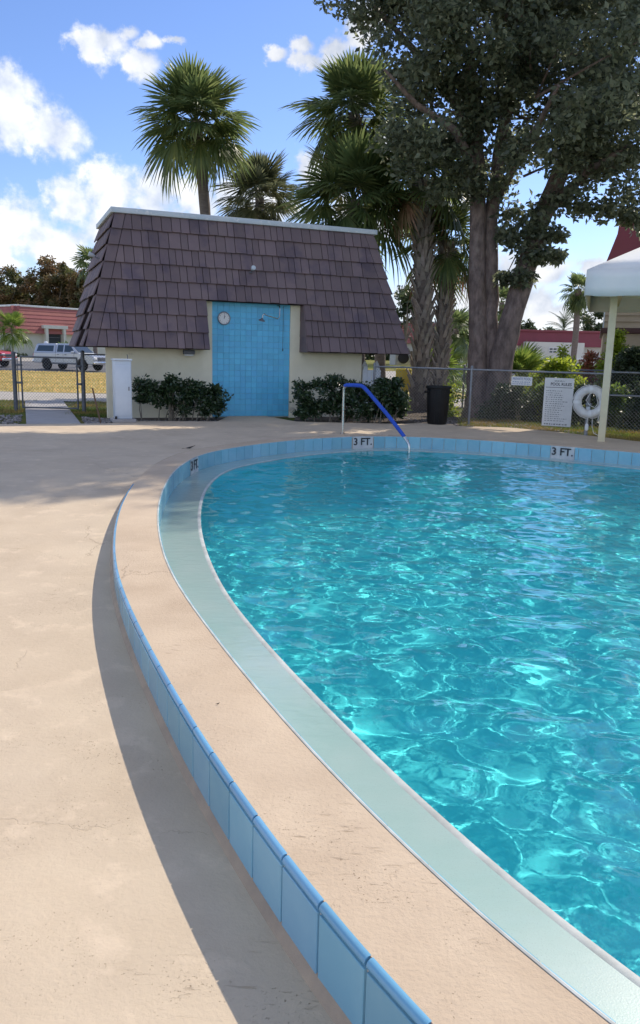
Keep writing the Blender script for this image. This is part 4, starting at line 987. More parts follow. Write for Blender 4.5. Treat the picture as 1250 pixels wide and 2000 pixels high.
def palm(label, base, crown, sc, n, key='g', tr=.15, boots=None, boot_top=True, group=None, el0=82, el1=-36, dead=0, seed=0, name='palm_tree', az_keep=None):
    rs = random.Random(seed); bx, by, bz = base; cx, cy, cz = crown
    t = thing(name, label, 'palm tree' if name != 'palmetto' else 'palmetto', base, 0, group)
    C_ = Vector((cx - bx, cy - by, cz - bz)); pts = []; m = 14
    for i in range(m + 1):
        f = i / m; p = C_ * f; bow = math.sin(math.pi * f) * C_.z * .012
        pts.append((p.x * (f ** .6 if f else 0) + bow, p.y, p.z - (.15 if i == 0 else 0)))
    rad = [tr * (1.35 - .35 * min(1, f * 6) + (.16 if .86 < f < .985 else 0) * (1 if boot_top else 0)) * rs.uniform(.95, 1.05) for f in np.linspace(0, 1, m + 1)]
    MB().tube(pts, rad, 14).build('trunk', mt['palmtrunk'], t, 60)
    def axis(f):
        k = min(int(f * m), m - 1); a, b = Vector(pts[k]), Vector(pts[k + 1]); return a.lerp(b, f * m - k)
    if boots:
        z0, z1, nb = boots
        for i in range(nb):
            f = z0 + (z1 - z0) * (i / nb); p = axis(f); a = i * 2.39996 + rs.uniform(-.12, .12)
            o = ob('leaf_base', boot_me, t); s_ = rs.uniform(.9, 1.25) * tr / .19
            r_ = tr * .92; o.location = p + Vector((math.sin(a) * r_, -math.cos(a) * r_, 0)); o.rotation_euler = (R(rs.uniform(-6, 8)), R(rs.uniform(-14, 14)), a); o.scale = (s_ * 1.25, s_, s_ * rs.uniform(.8, 1.15))
    for i in range(n):
        f = i / max(1, n - 1); el = el0 + (el1 - el0) * f ** 1.15 + rs.uniform(-7, 7); az = i * 2.39996 + rs.uniform(-.25, .25)
        k = 0 if el > 35 else (1 if el > -8 else 2)
        me = FR['d'][2] if i >= n - dead else FR[key][k]
        o = ob('frond', me, t); s_ = sc * rs.uniform(.86, 1.08) * (.82 if f < .1 else 1)
        o.scale = (s_,) * 3; o.location = C_ + Vector((0, 0, -.22 * sc * f))
        o.rotation_euler = (R(rs.uniform(-28, 28)), -R(el), az)
    return t
palm('tall slender cabbage palm with round crown rising behind the pool house roof', (-3.45, 24.6, -.05), (-3.83, 24.5, 8.0), .95, 60, 'g', .155, seed=1, el1=-30)
palm('short greyish cabbage palm just showing above the middle of the pool house roof', (-2.3, 29, 0), (-2.35, 29, 6.75), .95, 50, 'y', .15, seed=2, el1=-60, dead=3)
palm('leaning cabbage palm with brown trunk partly hidden by the big shade tree', (1.75, 25, 0), (.70, 25, 8.45), 1.02, 54, 'g', .165, (.72, .97, 60), seed=3, dead=4)
palm('low dense cabbage palm with dark fronds behind the pool house roof right end', (1.05, 23.6, 0), (.72, 23.4, 5.75), 1.08, 56, 'g', .15, seed=4)
palm('cabbage palm with thick criss cross trunk, left of the pair by the trash can', (2.78, 23.4, -.05), (2.52, 23.0, 6.25), 1.0, 44, 'g', .225, (.0, .97, 210), seed=5, dead=3, el1=-26)
palm('cabbage palm with thick criss cross trunk, right of the pair by the trash can', (3.32, 23.3, -.05), (3.42, 23.6, 4.75), .82, 36, 'g', .185, (.0, .97, 170), seed=6, el1=-34, dead=3)
palm('distant palm showing beside the left slope of the pool house roof', (-17.0, 60, .2), (-17.0, 60, 7.6), .95, 26, 's', .16, seed=7)
palm('distant cabbage palm standing alone in front of the far maroon roofed building', (16.9, 55, .1), (16.9, 55, 6.2), .74, 34, 's', .20, seed=8, el1=-62)
palm('small distant coconut palm above the far maroon roof', (27.3, 92, .5), (27.0, 92, 4.9), .95, 18, 'c', .14, seed=9, el1=-10)
palm('smaller distant coconut palm at the right end of the far maroon roof', (30.6, 94, .5), (30.6, 94, 4.6), .75, 16, 'c', .13, seed=10, el1=-10)
palm('bushy distant palm seen between palm trunks and the big tree', (8.7, 54, 0), (8.7, 54, 3.4), 1.0, 34, 's', .18, seed=11, el1=-55)
palm('distant palm glimpsed between the stems of the big tree', (11.2, 52, 0), (11.2, 52, 5.0), .8, 22, 's', .15, seed=17)
palm('bright green palmetto fan growing right of the big tree behind the fence', (5.85, 24, -.05), (5.85, 24, .95), .66, 26, 'p', .10, seed=12, el1=0, name='palmetto')
palm('bright green palmetto fan growing left of the big tree behind the fence', (3.75, 26, -.05), (3.75, 26, 1.0), .66, 22, 'p', .10, seed=13, el1=-5, name='palmetto')
palm('young leafy palm in front of the left corner of the red roofed house', (-25.4, 66, .6), (-25.4, 66, 3.0), .95, 26, 'p', .05, seed=14, el1=-25, name='palm_tree')

# ------------------------------------------------------------------ broad trees, hedges and shrubs
def foliage(name, V, F, mat, parent): return ob(name, npmesh(name, V, F, mat), parent)
def crown_pts(clumps, per, sig, rs):
    c = np.repeat(np.array([k[:3] for k in clumps]), per, 0); r_ = np.repeat(np.array([k[3] for k in clumps]), per)
    d = rs.normal(size=(len(c), 3)); d /= np.linalg.norm(d, axis=1)[:, None]; q = rs.random(len(c)) ** (1 / sig)
    return c + d * (q * r_)[:, None] * (1, 1, .75)
def big_tree():
    rs = np.random.default_rng(21)
    t = thing('shade_tree', 'large dark leafy shade tree with three thick stems overhanging the pool fence', 'tree', (4.35, 21.3, -.05))
    B = Vector((4.35, 21.3, -.05)); loc = lambda p: tuple(Vector(p) - B)
    stems = [([(4.14, 21.35, -.2), (4.12, 21.35, .4), (4.06, 21.4, 1.6), (3.98, 21.5, 3.0), (3.86, 21.5, 5.2), (3.7, 21.6, 7.2), (3.3, 21.5, 9.6)], [.46, .31, .25, .22, .20, .18, .10]),
             ([(4.42, 21.45, -.2), (4.42, 21.45, .5), (4.38, 21.5, 1.6), (4.36, 21.55, 3.0), (4.22, 21.6, 5.0), (4.45, 21.9, 7.2), (4.9, 22, 9.8)], [.46, .31, .24, .20, .18, .15, .08]),
             ([(4.58, 21.15, -.2), (4.58, 21.15, .4), (4.66, 21.2, 1.5), (4.92, 21.25, 2.8), (5.22, 21.3, 4.1), (5.56, 21.4, 5.3), (6.3, 21.5, 7.2), (7.4, 21.4, 9.4)], [.46, .34, .30, .275, .26, .24, .20, .09])]
    for pts, rr in stems:
        P2 = []; R2 = []
        for i in range(len(pts) - 1):
            for q in range(4):
                f = q / 4; a, b = Vector(pts[i]), Vector(pts[i + 1]); P2.append(Vector(loc(a.lerp(b, f))) + Vector((rs.normal() * .015, rs.normal() * .015, 0))); R2.append((rr[i] * (1 - f) + rr[i + 1] * f) * rs.uniform(.96, 1.05))
        MB().tube(P2, R2, 18).build('trunk', mt['bark'], t, 80)
    for pts, rr in [([(3.9, 21.5, 6.0), (3.0, 20.6, 6.9), (2.0, 19.8, 7.2), (1.2, 19.4, 7.8)], [.13, .10, .07, .03]), ([(5.6, 21.4, 5.2), (6.4, 20.7, 6.1), (7.2, 20.5, 6.6)], [.15, .10, .04]),
                    ([(4.3, 21.7, 5.4), (4.7, 20.2, 6.5), (5.0, 18.9, 7.4)], [.12, .08, .04]), ([(3.7, 21.6, 7.2), (2.4, 21.5, 8.6), (1.0, 21.2, 9.8)], [.15, .1, .04]), ([(6.4, 21.5, 7.2), (7.2, 22.0, 8.6), (7.9, 22.2, 9.8)], [.16, .1, .04]),
                    ([(6.0, 21.4, 6.2), (7.0, 20.9, 6.2), (7.8, 20.8, 6.2)], [.10, .06, .03])]:
        MB().tube([loc(p) for p in pts], rr, 10).build('limb', mt['bark'], t, 80)
    cl = []
    # big lobes, then clumps over their surfaces
    lobes = [(2.9, 20.2, 9.2, 2.4), (2.5, 20.2, 7.0, 1.35), (4.6, 19.6, 7.6, 2.0), (6.6, 19.4, 7.6, 2.2), (7.6, 20.8, 6.9, 1.5), (5.2, 20.4, 10.4, 2.8), (7.2, 21.6, 10.4, 2.1), (3.4, 21.5, 12.0, 2.6), (6.6, 22, 13.4, 3.0), (8.2, 22.5, 12.6, 2.2), (1.6, 20.9, 10.8, 1.9), (3.8, 21.4, 6.6, 1.2), (7.2, 20.4, 6.2, 1.4), (6.4, 22.6, 9.0, 2.6), (2.0, 22.0, 13.4, 2.0), (1.15, 20.4, 10.2, 1.25), (3.6, 19.2, 8.6, 1.6), (1.9, 20.0, 8.4, 1.0), (0.9, 21.8, 12.3, 1.6), (4.6, 22.8, 15.2, 2.3)]
    for (x, y, z, r_) in lobes:
        k = int(22 * r_ ** 1.75 / 3)
        for _ in range(k):
            d = rs.normal(size=3); d /= np.linalg.norm(d); q = rs.uniform(.55, 1.02)
            if x + d[0] * r_ * q > 6.7 and y + d[1] * r_ * q < 19.9: continue
            cl.append((x + d[0] * r_ * q, y + d[1] * r_ * q, z + d[2] * r_ * q * .85, rs.uniform(.40, .78)))
    # low hanging sprays and the leafy clothing of the right stem
    for (x, y, z, r_) in [(5.3, 21.0, 4.7, .42), (5.15, 20.95, 4.1, .42), (5.0, 20.9, 3.55, .36), (4.75, 20.95, 4.4, .34), (5.5, 21.0, 5.3, .5), (4.6, 21.0, 5.1, .45), (5.75, 21.0, 4.6, .30), (5.85, 21.0, 4.1, .22), (4.55, 21, 3.5, .25), (4.5, 21.0, 4.6, .3), (5.1, 20.9, 4.9, .5), (5.5, 20.9, 4.1, .3),
                          (6.2, 20.6, 5.2, .45), (6.7, 20.4, 5.1, .4), (7.3, 20.3, 4.95, .3), (7.7, 20.2, 4.9, .5), (6.0, 20.6, 5.5, .6), (8.2, 20, 5.0, .5), (3.6, 20.8, 5.6, .5), (2.7, 20.6, 5.5, .45), (1.9, 20.2, 5.9, .5), (2.2, 20.1, 6.3, .6), (3.2, 20.6, 5.9, .6), (4.2, 20.8, 5.7, .55)]:
        cl.append((x, y, z, r_))
    P = crown_pts(cl, 220, 2.0, rs) - np.array(B)
    V, F = leaves(P, .155, .55, .3, rs, .35); foliage('crown', V, F, mt['ficus'], t)
    ns = 46; sp = []; mb = MB()
    for k in rs.choice(len(cl), 90, replace=False):
        p = Vector(cl[k][:3]) - B; o_ = Vector((4.6 + rs.normal() * .8, 21.4, max(5.2, cl[k][2] - 1.2))) - B
        mb.tube([o_.lerp(p, .35) + Vector((0, 0, .2)), o_.lerp(p, .7) + Vector((0, 0, .15)), p], [.035, .022, .008], 5, cap=False)
    mb.build('twigs', mt['bark'], t)['kind'] = 'stuff'
big_tree()
def bush(name, label, cat, base, clumps, per, size, mat, asp=.5, stems=6, group=None, seed=0, sig=2.2, up=.5, trunk=None, droop=0.):
    rs = np.random.default_rng(100 + seed); t = thing(name, label, cat, base, 0, group)
    P = crown_pts([(x, y, z, r_) for x, y, z, r_ in clumps], per, sig, rs)
    V, F = leaves(P, size, asp, up, rs, droop); foliage('crown' if trunk else 'foliage', V, F, mat, t)
    mb = MB()
    if trunk:
        mb.tube([(0, 0, -.2), (trunk * .3, 0, trunk * 4), (0, 0, trunk * 14)], [trunk, trunk * .8, trunk * .5], 9).build('trunk', mt['bark'], t, 60); mb = MB()
    ks = rs.choice(len(clumps), min(stems, len(clumps)), replace=False) if stems else []
    for k in ks:
        c = clumps[k]; b0 = (0, 0, trunk * 10) if trunk else (c[0] * .9 + rs.normal() * .05, c[1] * .9, -.05); r0 = (trunk * .3 if trunk else .014)
        mb.tube([b0, (b0[0] * .5 + c[0] * .5 + rs.normal() * .04, c[1], b0[2] * .5 + c[2] * .5), c[:3]], [r0, r0 * .7, r0 * .3], 5, cap=False)
    if len(ks): mb.build('branches' if trunk else 'stems', mt['stem'], t)['kind'] = 'stuff'
    return t
def hedge_clumps(L_, dep, h, seed, dens=1.0, low=.12):
    rs = np.random.default_rng(seed); out = []
    for _ in range(int(L_ * dep * h * 110 * dens)):
        x, y, z = rs.uniform(0, L_), rs.uniform(-dep / 2, dep / 2), rs.uniform(low, h) ; out.append((x, y, z * (.93 + .10 * math.sin(x * 5 + seed)), rs.uniform(.10, .20)))
    return out
hd = hedge_clumps(1.85, .6, .95, 3, .9, .15)
hd = [c for c in hd if not (c[0] < .75 and c[2] < .30 + .3 * abs(c[0] - .35))]
o = bush('hedge_shrub', 'glossy dark green hedge shrub left of the blue shower wall', 'hedge', (-4.05, 17.55, 0), hd, 80, .085, mt['hedge'], .5, 26, seed=1); o.rotation_euler = (0, 0, R(17))
hd = hedge_clumps(2.45, .75, .98, 4, .85, .12)
o = bush('hedge_shrub', 'glossy dark green hedge shrub right of the blue shower wall', 'hedge', (-.58, 18.35, 0), hd, 80, .085, mt['hedge'], .5, 26, seed=2); o.rotation_euler = (0, 0, R(2))
# lime hedge and shrubs behind the fence
bush('lime_hedge', 'long clipped lime green hedge below the far maroon roof', 'hedge', (7.0, 29.2, 0), [(c[0] * 1, c[1], c[2], c[3] * 1.5) for c in hedge_clumps(4.6, .9, 1.5, 5, .40, .1)], 40, .12, mt['lime'], .5, 10, seed=3)
bush('clipped_hedge', 'low clipped green hedge seen between the palm trunks and the big tree', 'hedge', (5.4, 42, 0), [(c[0], c[1], c[2], c[3] * 1.6) for c in hedge_clumps(3.2, .9, 1.0, 6, .4, .1)], 40, .14, mt['green'], .5, 8, seed=4)
def blob(w_, d, h, n, seed, r0=.14, r1=.26):
    rs = np.random.default_rng(seed); out = []
    for _ in range(n):
        a = rs.random() * 6.28; q = rs.random() ** .5; z = rs.uniform(.1, 1); k = math.sqrt(max(0, 1 - (z - .35) ** 2 / .45)); out.append((w_ * q * k * math.cos(a), d * q * k * math.sin(a), h * z, rs.uniform(r0, r1)))
    return out
for i, (x, y, w_, d, h, mat, nm, lb) in enumerate([
    (4.75, 20.2, .62, .5, .85, 'dkgreen', 'shrub', 'dark green shrub behind the pool signs right of the big tree base'),
    (5.9, 20.6, .7, .5, .95, 'green', 'shrub', 'sunlit green shrub rising behind the small private pool sign'),
    (6.3, 19.4, .5, .5, .9, 'dkgreen', 'shrub', 'dark low shrub behind the large pool rules sign'),
    (6.35, 21.8, .8, .6, 1.5, 'lime', 'shrub', 'bright yellow green shrub below the lime hedge behind the rules sign'),
    (7.35, 20.2, .6, .6, .85, 'green', 'shrub', 'mixed green shrub behind the life ring'),
    (7.9, 19.0, .75, .6, 1.1, 'dkgreen', 'shrub', 'dark shrub right of the canopy post behind the rail fence'),
    (8.55, 18.6, .6, .5, .95, 'lime', 'shrub', 'sunlit yellow green shrub at the right picture edge behind the rail fence'),
    (9.6, 24.8, .8, .6, 1.9, 'dkgreen', 'shrub', 'tall dark shrub in front of the grey board fence right of the canopy post'),
    (10.9, 25.0, .9, .6, 2.2, 'olive', 'shrub', 'tall olive shrub in front of the grey board fence at the right edge'),
    (4.35, 20.35, .34, .3, .42, 'hedge', 'shrub', 'small dark clump of leaves at the foot of the big tree'),
    (3.25, 21.2, .35, .3, .75, 'lime', 'shrub', 'bright weedy shrub between the trash can and the big tree'),
    (3.9, 28.0, .5, .4, 1.5, 'green', 'shrub', 'leafy shrub seen between the right palm trunk and the big tree'),
    (1.95, 20.9, .3, .3, .6, 'green', 'shrub', 'sunlit weeds behind the right end of the hedge by the palm trunks'),
    (9.2, 28.0, .35, .3, 1.75, 'redleaf', 'shrub', 'thin reddish shrub above the right end of the lime hedge'),
    (9.9, 27.4, .45, .4, 2.5, 'lime', 'shrub', 'tall thin yellow green shrub beside the tan two storey house corner'),
    (8.2, 27.8, .22, .22, 1.95, 'lime', 'shrub', 'yellow green sprig poking above the lime hedge'),
    (7.0, 23.6, .6, .5, 1.1, 'lime', 'shrub', 'broad yellow green shrub between the lime hedge and the pool fence')]):
    n = max(16, int(w_ * d * h * 190))
    bush(nm, lb, 'shrub', (x, y, -.04), blob(w_, d, h, n, 50 + i), 55, .11, mt[mat], .48, 9, seed=10 + i)
def far_tree(label, x, y, zg, w_, h0, h1, n, mat, seed, tr=.22, per=170, size=.34, rr=(.45, 1.05)):
    rs = np.random.default_rng(seed); cl = []
    for _ in range(n):
        d = rs.normal(size=3); d /= np.linalg.norm(d); q = rs.uniform(.3, 1); z = (h0 + h1) / 2 + d[2] * q * (h1 - h0) / 2
        cl.append((d[0] * q * w_, d[1] * q * w_ * .7, z, rs.uniform(*rr)))
    t = bush('tree', label, 'tree', (x, y, zg), cl, per, size, mat, .55, 14, seed=seed, trunk=tr, sig=2.0)
    return t
far_tree('brownish olive tree behind the red roofed house, the left and lower one', -38.0, 96, .7, 5.6, 2.5, 9.6, 110, mt['olive'], 31)
far_tree('brownish olive tree behind the red roofed house, the tallest middle one', -30.8, 94, .7, 4.2, 2.5, 11.2, 110, mt['olive'], 32)
far_tree('brownish olive tree behind the red roofed house, nearest the pool house roof', -26.2, 93, .7, 3.8, 2.0, 10.0, 90, mt['olive'], 33)
far_tree('round green tree above the right end of the far maroon roof', 29.5, 84, .7, 3.2, 1.6, 7.0, 30, mt['fargreen'], 34)
far_tree('low broad grey green tree above the left end of the far maroon roof', 24.0, 100, .7, 4.6, 1.5, 5.6, 34, mt['fargreen'], 35)
far_tree('round green tree behind the palm trunks and pink roofed house', 10.8, 62, .4, 1.7, 1.2, 4.6, 20, mt['green'], 36)
far_tree('pale leafy tree glimpsed between the pool house roof and palm trunk', 7.2, 72, .5, 1.6, 3.5, 8.0, 18, mt['fargreen'], 37, per=90)
bush('shrub', 'low leafy shrub under the window of the red roofed house', 'shrub', (-22.5, 70.2, .7), blob(1.1, .5, 1.0, 14, 90, .2, .4), 60, .25, mt['green'], .5, 0, seed=60)
bush('shrub', 'clipped dark shrub row along the wall of the red roofed house', 'shrub', (-26.6, 68.2, .55), blob(1.6, .4, .5, 14, 91, .15, .3), 60, .2, mt['dkgreen'], .5, 0, seed=61)
bush('treeline', 'long dark green tree line along the left horizon beyond the houses', 'trees', (-70, 150, .6), [(nr.uniform(-60, 62), nr.uniform(-6, 6), nr.uniform(.5, 5.5), nr.uniform(1.6, 3.2)) for _ in range(130)], 70, .9, mt['dkgreen'], .6, 0, seed=62)
bush('treeline', 'long green tree line along the right horizon beyond the houses', 'trees', (70, 160, .6), [(nr.uniform(-66, 80), nr.uniform(-6, 6), nr.uniform(.5, 4.0), nr.uniform(1.6, 2.8)) for _ in range(130)], 70, .9, mt['fargreen'], .6, 0, seed=63)
bush('treeline', 'short green tree line seen low between pool house and palm trunks', 'trees', (10, 150, .6), [(nr.uniform(-14, 14), nr.uniform(-4, 4), nr.uniform(.5, 4.0), nr.uniform(1.4, 2.6)) for _ in range(50)], 70, .9, mt['fargreen'], .6, 0, seed=64)

# ------------------------------------------------------------------ houses around
def lapped(mb, p0, p1, z0, z1, inset, n, thick=.04):       # horizontal lapped courses on a sloping front from p0 to p1
    p0, p1 = Vector(p0), Vector(p1); d = (p1 - p0).normalized(); nn = Vector((d.y, -d.x, 0))
    for k in range(n):
        a, b = k / n, (k + 1) / n; za, zb = z0 + (z1 - z0) * a, z0 + (z1 - z0) * b + .02
        o0, o1 = -inset * a, -inset * b
        pa, pb = p0 + nn * o0 + d * inset * a * .0, p1 + nn * o0; pc, pd = p1 + nn * o1, p0 + nn * o1
        c = [Vector((pa.x, pa.y, za)) + nn * (thick + .03), Vector((pb.x, pb.y, za)) + nn * (thick + .03), Vector((pc.x, pc.y, zb)) + nn * .03, Vector((pd.x, pd.y, zb)) + nn * .03]
        mb.slab(c, nn, thick, .006)
def house(name, label, loc, yaw, L_, dep, zw, z0, z1, inset, n, roofm, wallm, cap='white', over=.35):
    t = thing(name, label, 'house', loc, yaw)
    MB().box(0, 0, -.4, L_, dep, zw + .4).build('wall', wallm, t)
    mb = MB(); o = over
    mb.add([(-o, -o, z0), (L_ + o, -o, z0), (L_ + o, dep + o, z0), (-o, dep + o, z0), (-o + inset, -o + inset, z1), (L_ + o - inset, -o + inset, z1), (L_ + o - inset, dep + o - inset, z1), (-o + inset, dep + o - inset, z1)],
           [(3, 2, 1, 0), (0, 1, 5, 4), (1, 2, 6, 5), (2, 3, 7, 6), (3, 0, 4, 7), (4, 5, 6, 7)])
    rf_ = mb.build('roof', roofm, t)
    for nm_, p, q in (('front', (-o, -o), (L_ + o, -o)), ('side', (-o, dep + o), (-o, -o)), ('far', (L_ + o, -o), (L_ + o, dep + o))):
        lp = MB(); lapped(lp, (*p, 0), (*q, 0), z0, z1, inset, n); lp.build('roof_courses', roofm, rf_)['kind'] = 'stuff'
    i = inset; c = MB(); c.box(-o + i - .12, -o + i - .12, z1 - .02, L_ + o - i + .12, dep + o - i + .12, z1 + .14, .02); c.build('roof_cap', mt[cap], rf_, 40)
    return t
def window(parent, x0, x1, z0, z1, y=0, n=1, rows=2, face='-y', name='window', frame='white', fw=.07):
    w_ = MB(); w_.box(x0, y - .03, z0, x1, y - .004, z1); W_ = w_.build(name, mt['glass'], parent)
    f = MB()
    for (a, b, c, d) in ((x0 - fw, x1 + fw, z0 - fw, z0), (x0 - fw, x1 + fw, z1, z1 + fw), (x0 - fw, x0, z0, z1), (x1, x1 + fw, z0, z1)): f.box(a, y - .06, c, b, y - .003, d)
    f.build('frame', mt[frame], W_)
    b_ = MB()
    for k in range(1, n): xx = x0 + (x1 - x0) * k / n; b_.box(xx - .025, y - .045, z0, xx + .025, y - .031, z1)
    for k in range(1, rows): zz = z0 + (z1 - z0) * k / rows; b_.box(x0, y - .047, zz - .025, x1, y - .0315, zz + .025)
    if b_.v: b_.build('glazing_bars', mt[frame], W_)
    return W_
hL = house('red_roof_house', 'low white house with lapped red mansard roof beyond the silver pickup', (-26.5, 70, .65), R(50), 12.5, 9, 2.0, 2.05, 4.3, .55, 7, mt['redroof'], mt['offwhite'])
wf = MB(); wf.box(2.4, -.62, .0, 2.65, -.0, 2.5); wf.box(4.15, -.62, .0, 4.4, -.0, 2.5); wf.box(2.2, -.64, 2.503, 4.6, -.0, 2.8); wf.build('window_surround', mt['offwhite'], hL)
window(hL, 2.75, 4.05, .55, 2.35, -.10, 1, 3, frame='dkpipe')
MB().box(.5, -.06, 1.15, .85, -.01, 1.45, .01).build('wall_plaque', mt['signk'], hL, 40)
sd = MB().box(-.03, 1.2, .2, -.004, 2.3, 1.9).build('window', mt['glass'], hL)
mid = house('pink_roof_house', 'low house with sunlit pinkish red roof seen between pool house and palm trunks', (6.2, 76, .4), R(-8), 8.2, 9, 2.2, 2.3, 4.2, .5, 7, mt['redroof'], mt['offwhite'])
farb = house('far_maroon_house', 'long low building with flat maroon mansard beyond the lime hedge', (12.6, 64, .1), R(0), 14, 9, 2.3, 2.45, 3.55, .2, 1, mt['maroon'], mt['offwhite'], cap='maroon')
MB().box(3.0, -1.0, -.3, 7.6, -.36, 2.75).build('porch_wall', mt['offwhite'], farb)
MB().box(2.9, -1.12, 1.45, 7.8, -1.003, 1.6).build('ledge', mt['white'], farb)
window(farb, 4.9, 5.45, 1.95, 2.3, -1.0, 2, 2, frame='white', fw=.04); window(farb, 5.6, 6.15, 1.95, 2.3, -1.0, 2, 2, frame='white', fw=.04)
window(farb, 9.0, 10.6, .7, 1.7, 0, 2, 1)
tw_ = thing('two_storey_house', 'tan sided two storey house with maroon mansard behind the canopy', 'house', (10.0, 29.2, -.05), R(-18.5))
MB().box(0, 0, -.2, 9, 8, 2.53).build('lower_wall', mt['tan'], tw_)
MB().box(-.10, -.10, 2.533, 9.1, 8, 2.72, .01).build('trim_band', mt['brown'], tw_, 40)
MB().box(.02, .06, 2.723, 9, 8, 4.95).build('upper_wall', mt['tan'], tw_)
for k in range(10): MB().slab([(-.0, -.02, 2.73 + k * .215), (9, -.02, 2.73 + k * .215), (9, .03, 2.945 + k * .215), (0, .03, 2.945 + k * .215)], (0, -1, .2), .02, .004).build('siding_board', mt['tan'], tw_)
MB().box(-.05, .0, 2.725, -.002, .10, 4.9).build('corner_board', mt['fascia'], tw_)
rb = MB().add([(-.15, -.15, 4.9), (9.2, -.15, 4.9), (9.2, 8, 4.9), (-.15, 8, 4.9), (.32, .30, 6.45), (8.8, .30, 6.45), (8.8, 7.6, 6.45), (.32, 7.6, 6.45)], [(3, 2, 1, 0), (0, 1, 5, 4), (1, 2, 6, 5), (2, 3, 7, 6), (3, 0, 4, 7), (4, 5, 6, 7)]).build('roof', mt['maroon'], tw_)
MB().box(.22, .2, 6.45, 8.9, 7.7, 6.58, .02).build('roof_cap', mt['maroon'], rb, 40)
window(tw_, 1.6, 2.9, .8, 1.9, 0, 2, 1, frame='brown')
gb = thing('board_fence', 'weathered grey board fence in front of the tan two storey house', 'fence', (9.75, 27.2, -.05), R(-6))
for k in range(30): MB().box(k * .155 + .004, -.012 + rng.uniform(-.006, .006), .03, k * .155 + .149, .012, 1.42 + rng.uniform(-.03, .03), .004).build('board', mt['grey_wood'], gb)
for z in (.4, 1.1): MB().box(0, .016, z, 4.65, .06, z + .09).build('rail', mt['grey_wood'], gb)
lb = ['white globe lamp on short post left of the silver pickup', 'white globe lamp on post above the lime hedge']
for (x, y, z, h, s_), l_ in zip(((-19.4, 56.5, .06, 1.75, .14), (8.25, 30.2, 0, 1.35, .10)), lb):
    t = thing('globe_lamp', l_, 'lamp', (x, y, z), 0, 'globe lamps by the paths')
    MB().tube([(0, 0, -.1), (0, 0, h - s_)], .05, 10).build('post', mt['dkpipe'], t, 50); MB().lathe([(.0, -s_)] + [(s_ * math.cos(a), s_ * math.sin(a)) for a in np.linspace(-1.4, 1.4, 9)] + [(.0, s_)], 16, cap=False).build('globe', mt['lampw'], t, 60, (0, 0, h))
rl = thing('ramp_rail', 'pale sloping handrail along the path left of the silver pickup', 'railing', (-29, 60, .2))
MB().tube([(0, 0, 1.5), (3.0, -.6, 1.0), (6.6, -1.2, .8)], .07, 6).build('rail', mt['walk'], rl, 50)
for x, y, z in ((.1, 0, 1.5), (2, -.4, 1.15), (4, -.75, .93), (6.4, -1.15, .8)): MB().tube([(x, y, -.3), (x, y, z)], .05, 6).build('post', mt['walk'], rl, 50)

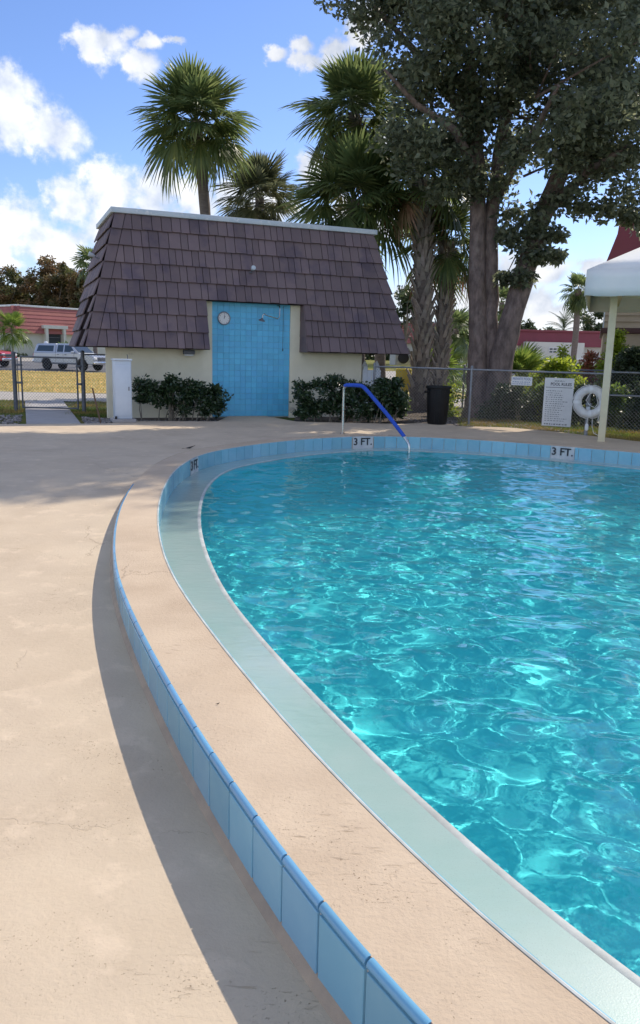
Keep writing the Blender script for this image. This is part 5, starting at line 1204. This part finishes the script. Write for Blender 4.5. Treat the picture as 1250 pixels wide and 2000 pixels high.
# ------------------------------------------------------------------ parked cars
def pickup(name, label, loc, yaw, paint, sc=1.0, topper=True):
    t = thing(name, label, 'pickup truck', loc, yaw); t.scale = (sc,) * 3
    def arch(cx, r_=.43): return [(cx + r_ * math.cos(a), .38 + r_ * math.sin(a)) for a in np.linspace(0, math.pi, 9)]
    low = [(.05, .46)] + [(x, max(z, .46)) for x, z in arch(1.15)[::-1]] + [(x, max(z, .46)) for x, z in arch(4.25)[::-1]] + [(5.15, .42), (5.26, .55), (5.27, .78), (5.2, .95), (4.9, 1.06), (3.95, 1.16), (.04, 1.14), (.0, .8)]
    body = MB().prism(low, -.86, .86).build('body', paint, t)
    md = body.modifiers.new('b', 'BEVEL'); md.width = .05; md.segments = 2; md.limit_method = 'ANGLE'; md.angle_limit = R(50)
    def cab(poly, w0, w1, nm, m_):
        zs = [z for _, z in poly]; z0, z1 = min(zs), max(zs); wd = lambda z: w0 + (w1 - w0) * (z - z0) / (z1 - z0); n = len(poly)
        mb = MB(); mb.v = [(x, -wd(z), z) for x, z in poly] + [(x, wd(z), z) for x, z in poly]
        mb.f = [tuple(range(n)), tuple(range(2 * n - 1, n - 1, -1))] + [(i, n + i, n + (i + 1) % n, (i + 1) % n) for i in range(n)]
        o = mb.build(nm, m_, t); d = o.modifiers.new('b', 'BEVEL'); d.width = .05; d.segments = 2; d.limit_method = 'ANGLE'; d.angle_limit = R(40)
        return o, wd
    cb_, wd = cab([(1.95, 1.12), (4.0, 1.12), (3.25, 1.74), (3.0, 1.79), (2.05, 1.79), (1.95, 1.72)], .83, .66, 'cab', paint)
    if topper: tp, wd2 = cab([(.03, 1.12), (1.93, 1.12), (1.93, 1.74), (1.85, 1.78), (.35, 1.76), (.20, 1.70)], .83, .68, 'topper', paint)
    def pane(par, pts, wdf, nm='side_window'):
        for sg in (-1, 1):
            mb = MB(); c = [(x, sg * (wdf(z) + .004), z) for x, z in pts]; c = c if sg < 0 else c[::-1]; mb.slab(c, (0, sg, .2), .01, .003); mb.build(nm, mt['glass'], par)
    pane(cb_, [(2.08, 1.22), (2.62, 1.22), (2.62, 1.68), (2.12, 1.68)], wd); pane(cb_, [(2.72, 1.22), (3.62, 1.22), (3.20, 1.66), (2.72, 1.68)], wd)
    if topper: pane(tp, [(.28, 1.24), (1.78, 1.24), (1.78, 1.64), (.42, 1.64)], wd2, 'topper_window')
    MB().slab([(3.93, -.74, 1.20), (3.93, .74, 1.20), (3.33, .64, 1.70), (3.33, -.64, 1.70)], (.64, 0, .77), .01, .003).build('windscreen', mt['glass'], cb_)
    for x in (1.15, 4.25):
        for sg in (-1, 1):
            wl = MB().lathe([(.20, -.10), (.34, -.11), (.375, -.08), (.375, .08), (.34, .11), (.20, .10)], 24).build('tyre', mt['rubber'], t, 40, (x, sg * .76, .375), (R(90), 0, 0))
            MB().lathe([(.0, -.03), (.08, -.04), (.10, -.02), (.19, -.055), (.215, -.09), (.215, .09), (.19, .055), (.1, .02), (.08, .04), (.0, .03)], 20, cap=False).build('rim', mt['galv'], wl, 40)
            for k in range(6):
                a = k * math.pi / 3; MB().tube([(.06 * math.cos(a), .06 * math.sin(a), sg * .0), (.20 * math.cos(a), .20 * math.sin(a), sg * .0)], .025, 5).build('spoke', mt['chrome'], wl)
    MB().box(5.17, -.84, .44, 5.36, .84, .64, .04).build('front_bumper', mt['chrome'], t, 40); MB().box(-.12, -.84, .50, .03, .84, .66, .03).build('rear_bumper', mt['chrome'], t, 40)
    MB().box(5.20, -.45, .68, 5.285, .45, .92, .02).build('grille', mt['dkpipe'], t, 40)
    for sg in (-1, 1):
        MB().box(5.02, sg * .66 - .17, .72, 5.275, sg * .66 + .17, .94, .05).build('headlight', mt['lampw'], t, 40)
        MB().box(-.02, sg * .76 - .08, .78, .06, sg * .76 + .08, 1.08, .02).build('tail_light', mt['redcar'], t, 40)
        MB().box(3.52, sg * .98 - .1, 1.14, 3.66, sg * .98 + .1, 1.30, .03).build('mirror', paint, t, 40)
        for x in (2.15, 2.80): MB().box(x, sg * .875 - .012, 1.02, x + .16, sg * .875 + .012, 1.06, .006).build('door_handle', mt['dkpipe'], t, 40)
        for x in (2.0, 2.66, 3.58): MB().box(x, sg * .861 - .004, .55, x + .016, sg * .861 + .004, 1.1).build('door_gap', mt['dkpipe'], t)
        MB().box(1.62, sg * .83 - .04, .40, 3.75, sg * .83 + .04, .47, .015).build('side_step', mt['dkpipe'], t, 40)
    return t
pickup('pickup_truck', 'silver pickup truck with matching topper parked beyond the dry lawn', (-19.75, 56.6, .02), R(-24), mt['silver'], 1.0)
pickup('pickup_truck', 'bright red pickup truck cut off by the left picture edge', (-27.4, 58.6, .08), R(-14), mt['redcar'], 1.0, False)
